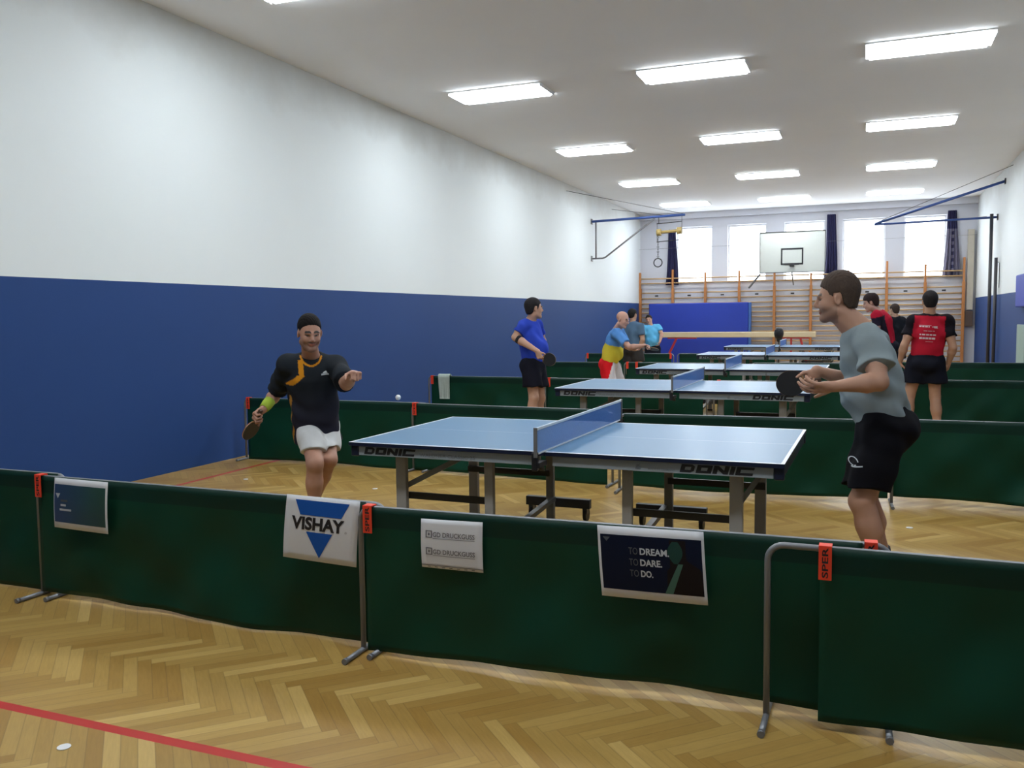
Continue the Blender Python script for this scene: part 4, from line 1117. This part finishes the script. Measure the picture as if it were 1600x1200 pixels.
# --- man in the blue shirt behind, seen from the back, at the second table
Cj = dict(head=at(835, 482.5, 9.98), neck=at(829, 499, 10.0), chest=at(829, 522, 10.0), pelvis=at(834, 562, 10.0),
          shR=at(819, 508, 9.86), shL=at(838, 508, 10.16), elR=at(805, 527, 9.80), wrR=at(840, 549, 9.72), elL=at(848, 532, 10.34), wrL=at(848, 550, 10.30),
          hipR=at(829, 570, 9.92), hipL=at(838, 570, 10.10), knR=at(834, 622, 9.90), knL=at(844, 622, 10.12), anR=atx(829, 9.88, .085), anL=atx(838, 10.15, .085),
          _face=(.72, .69, -.02), _headup=(0, 0, 1))
HC = dict(d=(.35, 0, -.93), n=(-.05, 1, .1), side=1)
b = Body(Cj, .0085, skin=(.52, .30, .21), scale=1.0, slim=1.06)
b.make('man in a royal blue T-shirt and black shorts holding a bat at his waist',
       {'R': dict(curl=1.0, thumb=.8, **HC), 'L': dict(d=(.1, .1, -1), n=(-1, 0, 0), curl=.6, side=-1, thumb=.5)},
       {'L': (1, .3), 'R': (1, .2)}, hair=dict(col=(.022, .020, .022), thick=.010, back=-.075, side=-.02))
b.shirt(plain((.030, .065, .46)), hem=-.02, sleeve=.60, grow=.020, belly=.06, slr=.066, fold=1.2, seed=4)
b.shorts(plain((.010, .010, .018)), leg=.66, grow=.020, flare=.03, seed=6)
wv_ = nrm(Cj['wrR']-Cj['elR']); e_ = Cj['elR']-b.origin
MB().tube([e_+wv_*.045, e_+wv_*.085], [.052, .050], 18).build('elbow_strap', mat('black_elastic', (.012, .012, .016), .8), b.root)
gripbat(Cj, 'R', label='dark bat held at the waist by the man in the royal blue T-shirt', red=False, **HC)

# --- man in the red shirt, back to the viewer, right
G = dict(head=at(1453, 472, 11.6), neck=at(1453, 491, 11.6), chest=at(1452, 515, 11.6), pelvis=at(1447, 560, 11.6),
         shL=at(1429, 501, 11.6), shR=at(1478, 501, 11.6), elL=at(1413, 540, 11.55), wrL=at(1406, 566, 11.62), elR=at(1489, 543, 11.55), wrR=at(1482, 568, 11.66),
         hipL=at(1434, 566, 11.6), hipR=at(1459, 566, 11.6), knL=at(1421, 618, 11.62), knR=at(1461, 620, 11.62), anL=atx(1417, 11.55, .085), anR=atx(1466, 11.5, .085),
         _face=(-.08, 1, -.1), _headup=(0, 0, 1))
b = Body(G, .0085, skin=(.46, .26, .17), scale=1.0, slim=1.1)
b.make('man seen from behind in red shirt with black sleeves and white print, far right',
       {'L': dict(d=(-.02, .1, -1), n=(.8, .5, 0), curl=.5, side=1, thumb=.3), 'R': dict(d=(-.15, .3, -1), n=(-.8, .5, 0), curl=.6, side=-1, thumb=.3)},
       {'L': (-.3, 1), 'R': (.3, 1)}, hair=dict(col=(.020, .017, .018), thick=.010, back=-.08, side=-.01))
def paintG(V, f, r, u):
    c = np.tile(np.array((.42, .012, .030)), (len(V), 1)); w_ = .165+.0*u+.10*np.clip(-.12-u, 0, .2)
    blk = (np.abs(r) > w_) & (u > -.42); c[blk] = (.010, .008, .012); c[(u > -.02)] = (.015, .010, .012); return c
b.shirt(paintG, hem=-.005, sleeve=.62, grow=.026, slr=.070, fold=1.2, seed=12)
b.shorts(plain((.008, .009, .016)), leg=.60, grow=.030, flare=.035, seed=7)
o0 = G['neck']-b.tu*.0
M_PINK = mat('white_shirt_print', (.62, .50, .52), .6)
def line_of(y, segs, hgt):
    for a, c_ in segs:
        P_, F_ = grid2(a, y, c_, y+hgt, 5, 1); b.project('shirt_print', P_, F_, o0, b.tr, b.tu, b.tf, b.sh, M_PINK)
for y, segs, hgt in ((-.155, [(-.11, -.085), (-.078, -.055), (-.048, -.02), (-.012, .0), (.03, .04), (.046, .085)], .016), (-.135, [(-.11, .02)], .003), (-.165, [(.05, .09)], .004),
                     (-.20, [(-.06, -.02), (-.012, .03), (.038, .06)], .005), (-.25, [(-.10, -.085), (-.075, -.04), (-.03, .0), (.008, .035), (.045, .075)], .016), (-.295, [(-.10, -.07), (-.065, -.04), (-.035, -.005), (0, .03), (.035, .07)], .022), (-.325, [(-.03, .05)], .004)):
    line_of(y, segs, hgt)

# --- bald man bending forward at the third table
Dj = dict(head=at(973, 500, 14.1), neck=at(964, 514, 14.18), chest=at(960, 532, 14.2), pelvis=at(953, 564, 14.25),
          shR=at(963, 521, 14.0), shL=at(968, 517, 14.36), elR=at(984, 543, 13.92), wrR=at(1006, 540, 13.85), elL=at(978, 540, 14.5), wrL=at(990, 546, 14.4),
          hipR=at(949, 572, 14.16), hipL=at(958, 572, 14.33), knR=at(953, 604, 14.1), knL=at(968, 604, 14.38), anR=atx(944, 14.05, .085), anL=atx(962, 14.45, .085),
          _face=(.95, -.25, -.35), _headup=(.3, 0, 1))
HD = dict(d=(.95, -.2, 0), n=(0, -.4, -1), side=1)
b = Body(Dj, .0105, skin=(.52, .29, .22), scale=1.08, slim=1.12)
b.make('bald man in light blue and yellow shirt and red shorts at the third table',
       {'R': dict(curl=.95, thumb=.6, **HD), 'L': dict(d=(1, 0, -.1), n=(0, 0, 1), curl=.6, side=-1, thumb=.5)}, {'L': (1, -.1), 'R': (1, -.4)})
def paintD(V, f, r, u):
    c = np.tile(np.array((.10, .27, .62)), (len(V), 1)); c[u < -.255] = (.72, .60, .06); return c
b.shirt(paintD, hem=.02, sleeve=.72, grow=.03, belly=.05, slr=.075, fold=1.2, seed=21)
def paintD2(V, f, r, u):
    c = np.tile(np.array((.62, .012, .018)), (len(V), 1)); c[(f > .075)] = (.66, .62, .64); return c
b.shorts(paintD2, leg=.85, grow=.025, flare=.015, seed=22)
gripbat(Dj, 'R', label='bat in the outstretched hand of the bald man', **HD)

# --- man in the grey-blue shirt seen from behind at the fourth table
Ej = dict(head=at(989, 492, 18.5), neck=at(989, 503, 18.5), chest=at(990, 517, 18.5), pelvis=at(989, 543, 18.5),
          shL=at(979, 510, 18.55), shR=at(1000, 510, 18.45), elL=at(974, 530, 18.45), wrL=at(981, 541, 18.5), elR=at(1004, 531, 18.4), wrR=at(999, 545, 18.45),
          hipL=at(984, 546, 18.52), hipR=at(994, 546, 18.45), knL=at(983, 573, 18.5), knR=at(1000, 572, 18.45), anL=atx(984, 18.4, .085), anR=atx(1001, 18.4, .085),
          _face=(.45, .9, 0), _headup=(0, 0, 1))
b = Body(Ej, .0125, skin=(.50, .30, .21), scale=1.0, slim=1.12)
b.make('man in a grey-blue T-shirt and dark shorts standing behind the bald player',
       {'L': dict(d=(.2, .2, -1), n=(1, 0, 0), curl=.5, side=1), 'R': dict(d=(-.2, .2, -1), n=(-1, 0, 0), curl=.5, side=-1)}, {'L': (.4, 1), 'R': (.5, 1)}, hair=dict(col=(.02, .018, .018), thick=.014))
b.shirt(plain((.085, .15, .24)), hem=0, sleeve=.66, grow=.03, slr=.072, seed=31)
b.shorts(plain((.035, .032, .032)), leg=.72, grow=.03, flare=.03, seed=32)

# --- man in the light blue shirt facing the viewer, farthest back
Fj = dict(head=at(1014, 500, 22.5), neck=at(1017, 509, 22.5), chest=at(1019, 521, 22.5), pelvis=at(1020, 541, 22.5),
          shR=at(1007, 513, 22.4), shL=at(1028, 511, 22.6), elR=at(1003, 529, 22.35), wrR=at(1003, 541, 22.3), elL=at(1034, 522, 22.5), wrL=at(1031, 534, 22.35),
          hipR=at(1016, 545, 22.5), hipL=at(1024, 545, 22.55), knR=at(1015, 568, 22.45), knL=at(1025, 568, 22.5), anR=atx(1014, 22.5, .085), anL=atx(1027, 22.55, .085),
          _face=(.0, -1, -.1), _headup=(-.2, 0, 1))
b = Body(Fj, .0135, skin=(.50, .29, .22), scale=1.0, slim=1.12)
b.make('man in a light blue T-shirt and black shorts facing the viewer beside the blue mat',
       {'R': dict(d=(0, -.2, -1), n=(1, 0, 0), curl=.5, side=1), 'L': dict(d=(-.3, -.3, -1), n=(-1, 0, 0), curl=.5, side=-1)}, {'L': (.3, -1), 'R': (-.3, -1)}, hair=dict(col=(.025, .02, .018), thick=.008, line=.07))
b.shirt(plain((.12, .44, .74)), hem=0, sleeve=.62, grow=.03, belly=.05, slr=.072, seed=41)
b.shorts(plain((.010, .012, .022)), leg=.72, grow=.03, flare=.03, seed=42)

# --- man in red and dark blue leaning left, behind the grey-shirted player
Hj = dict(head=at(1360, 474, 15.0), neck=at(1372, 486, 15.05), chest=at(1379, 503, 15.05), pelvis=at(1384, 538, 15.1),
          shL=at(1370, 493, 14.88), shR=at(1376, 492, 15.22), elL=at(1370, 520, 14.85), wrL=at(1350, 530, 14.8), elR=at(1366, 520, 15.35), wrR=at(1345, 526, 15.3),
          hipL=at(1384, 545, 15.0), hipR=at(1384, 545, 15.2), knL=at(1376, 578, 14.98), knR=at(1380, 578, 15.22), anL=atx(1384, 14.95, .085), anR=atx(1390, 15.25, .085),
          _face=(-.95, .0, -.30), _headup=(-.2, 0, 1))
b = Body(Hj, .011, skin=(.48, .28, .22), scale=1.05, slim=1.1)
b.make('dark-haired man in red and black shirt leaning left behind the grey-shirted player',
       {'L': dict(d=(-1, 0, -.1), n=(0, .5, -1), curl=.7, side=-1), 'R': dict(d=(-1, 0, 0), n=(0, -.5, -1), curl=.7, side=1)}, {'L': (-1, 0), 'R': (-1, .2)}, hair=dict(col=(.03, .018, .018), thick=.016, top=.008))
def paintH(V, f, r, u):
    c = np.tile(np.array((.42, .012, .035)), (len(V), 1)); c[(r < -.07) & (u < -.07) & (f > -.10)] = (.015, .012, .025); return c
b.shirt(paintH, hem=-.03, sleeve=.62, grow=.026, slr=.068, seed=51)
b.shorts(plain((.010, .010, .018)), leg=.66, grow=.03, flare=.03, seed=52)

# --- man in black behind him
Ij = dict(head=at(1397, 485, 19.0), neck=at(1399, 495, 19.0), chest=at(1400, 510, 19.0), pelvis=at(1400, 537, 19.0),
          shL=at(1391, 501, 18.9), shR=at(1410, 501, 19.1), elL=at(1391, 520, 18.85), wrL=at(1390, 536, 18.8), elR=at(1414, 521, 19.1), wrR=at(1413, 537, 19.05),
          hipL=at(1396, 541, 19.0), hipR=at(1405, 541, 19.0), knL=at(1396, 568, 19.0), knR=at(1405, 568, 19.0), anL=atx(1396, 19.0, .085), anR=atx(1407, 19.0, .085),
          _face=(-.6, .8, -.1), _headup=(0, 0, 1))
b = Body(Ij, .0125, skin=(.48, .30, .22), scale=1.0, slim=1.05)
b.make('man in a black jacket and black shorts between the two red-shirted men',
       {'L': dict(d=(0, .2, -1), n=(1, 0, 0), curl=.5, side=1), 'R': dict(d=(0, .2, -1), n=(-1, 0, 0), curl=.5, side=-1)}, {'L': (-.3, 1), 'R': (-.2, 1)}, hair=dict(col=(.05, .035, .03), thick=.006))
b.shirt(plain((.010, .012, .018)), hem=-.04, sleeve=.95, grow=.03, slr=.064, seed=61, name='jacket')
b.shorts(plain((.010, .010, .018)), leg=.72, grow=.03, flare=.03, seed=62)
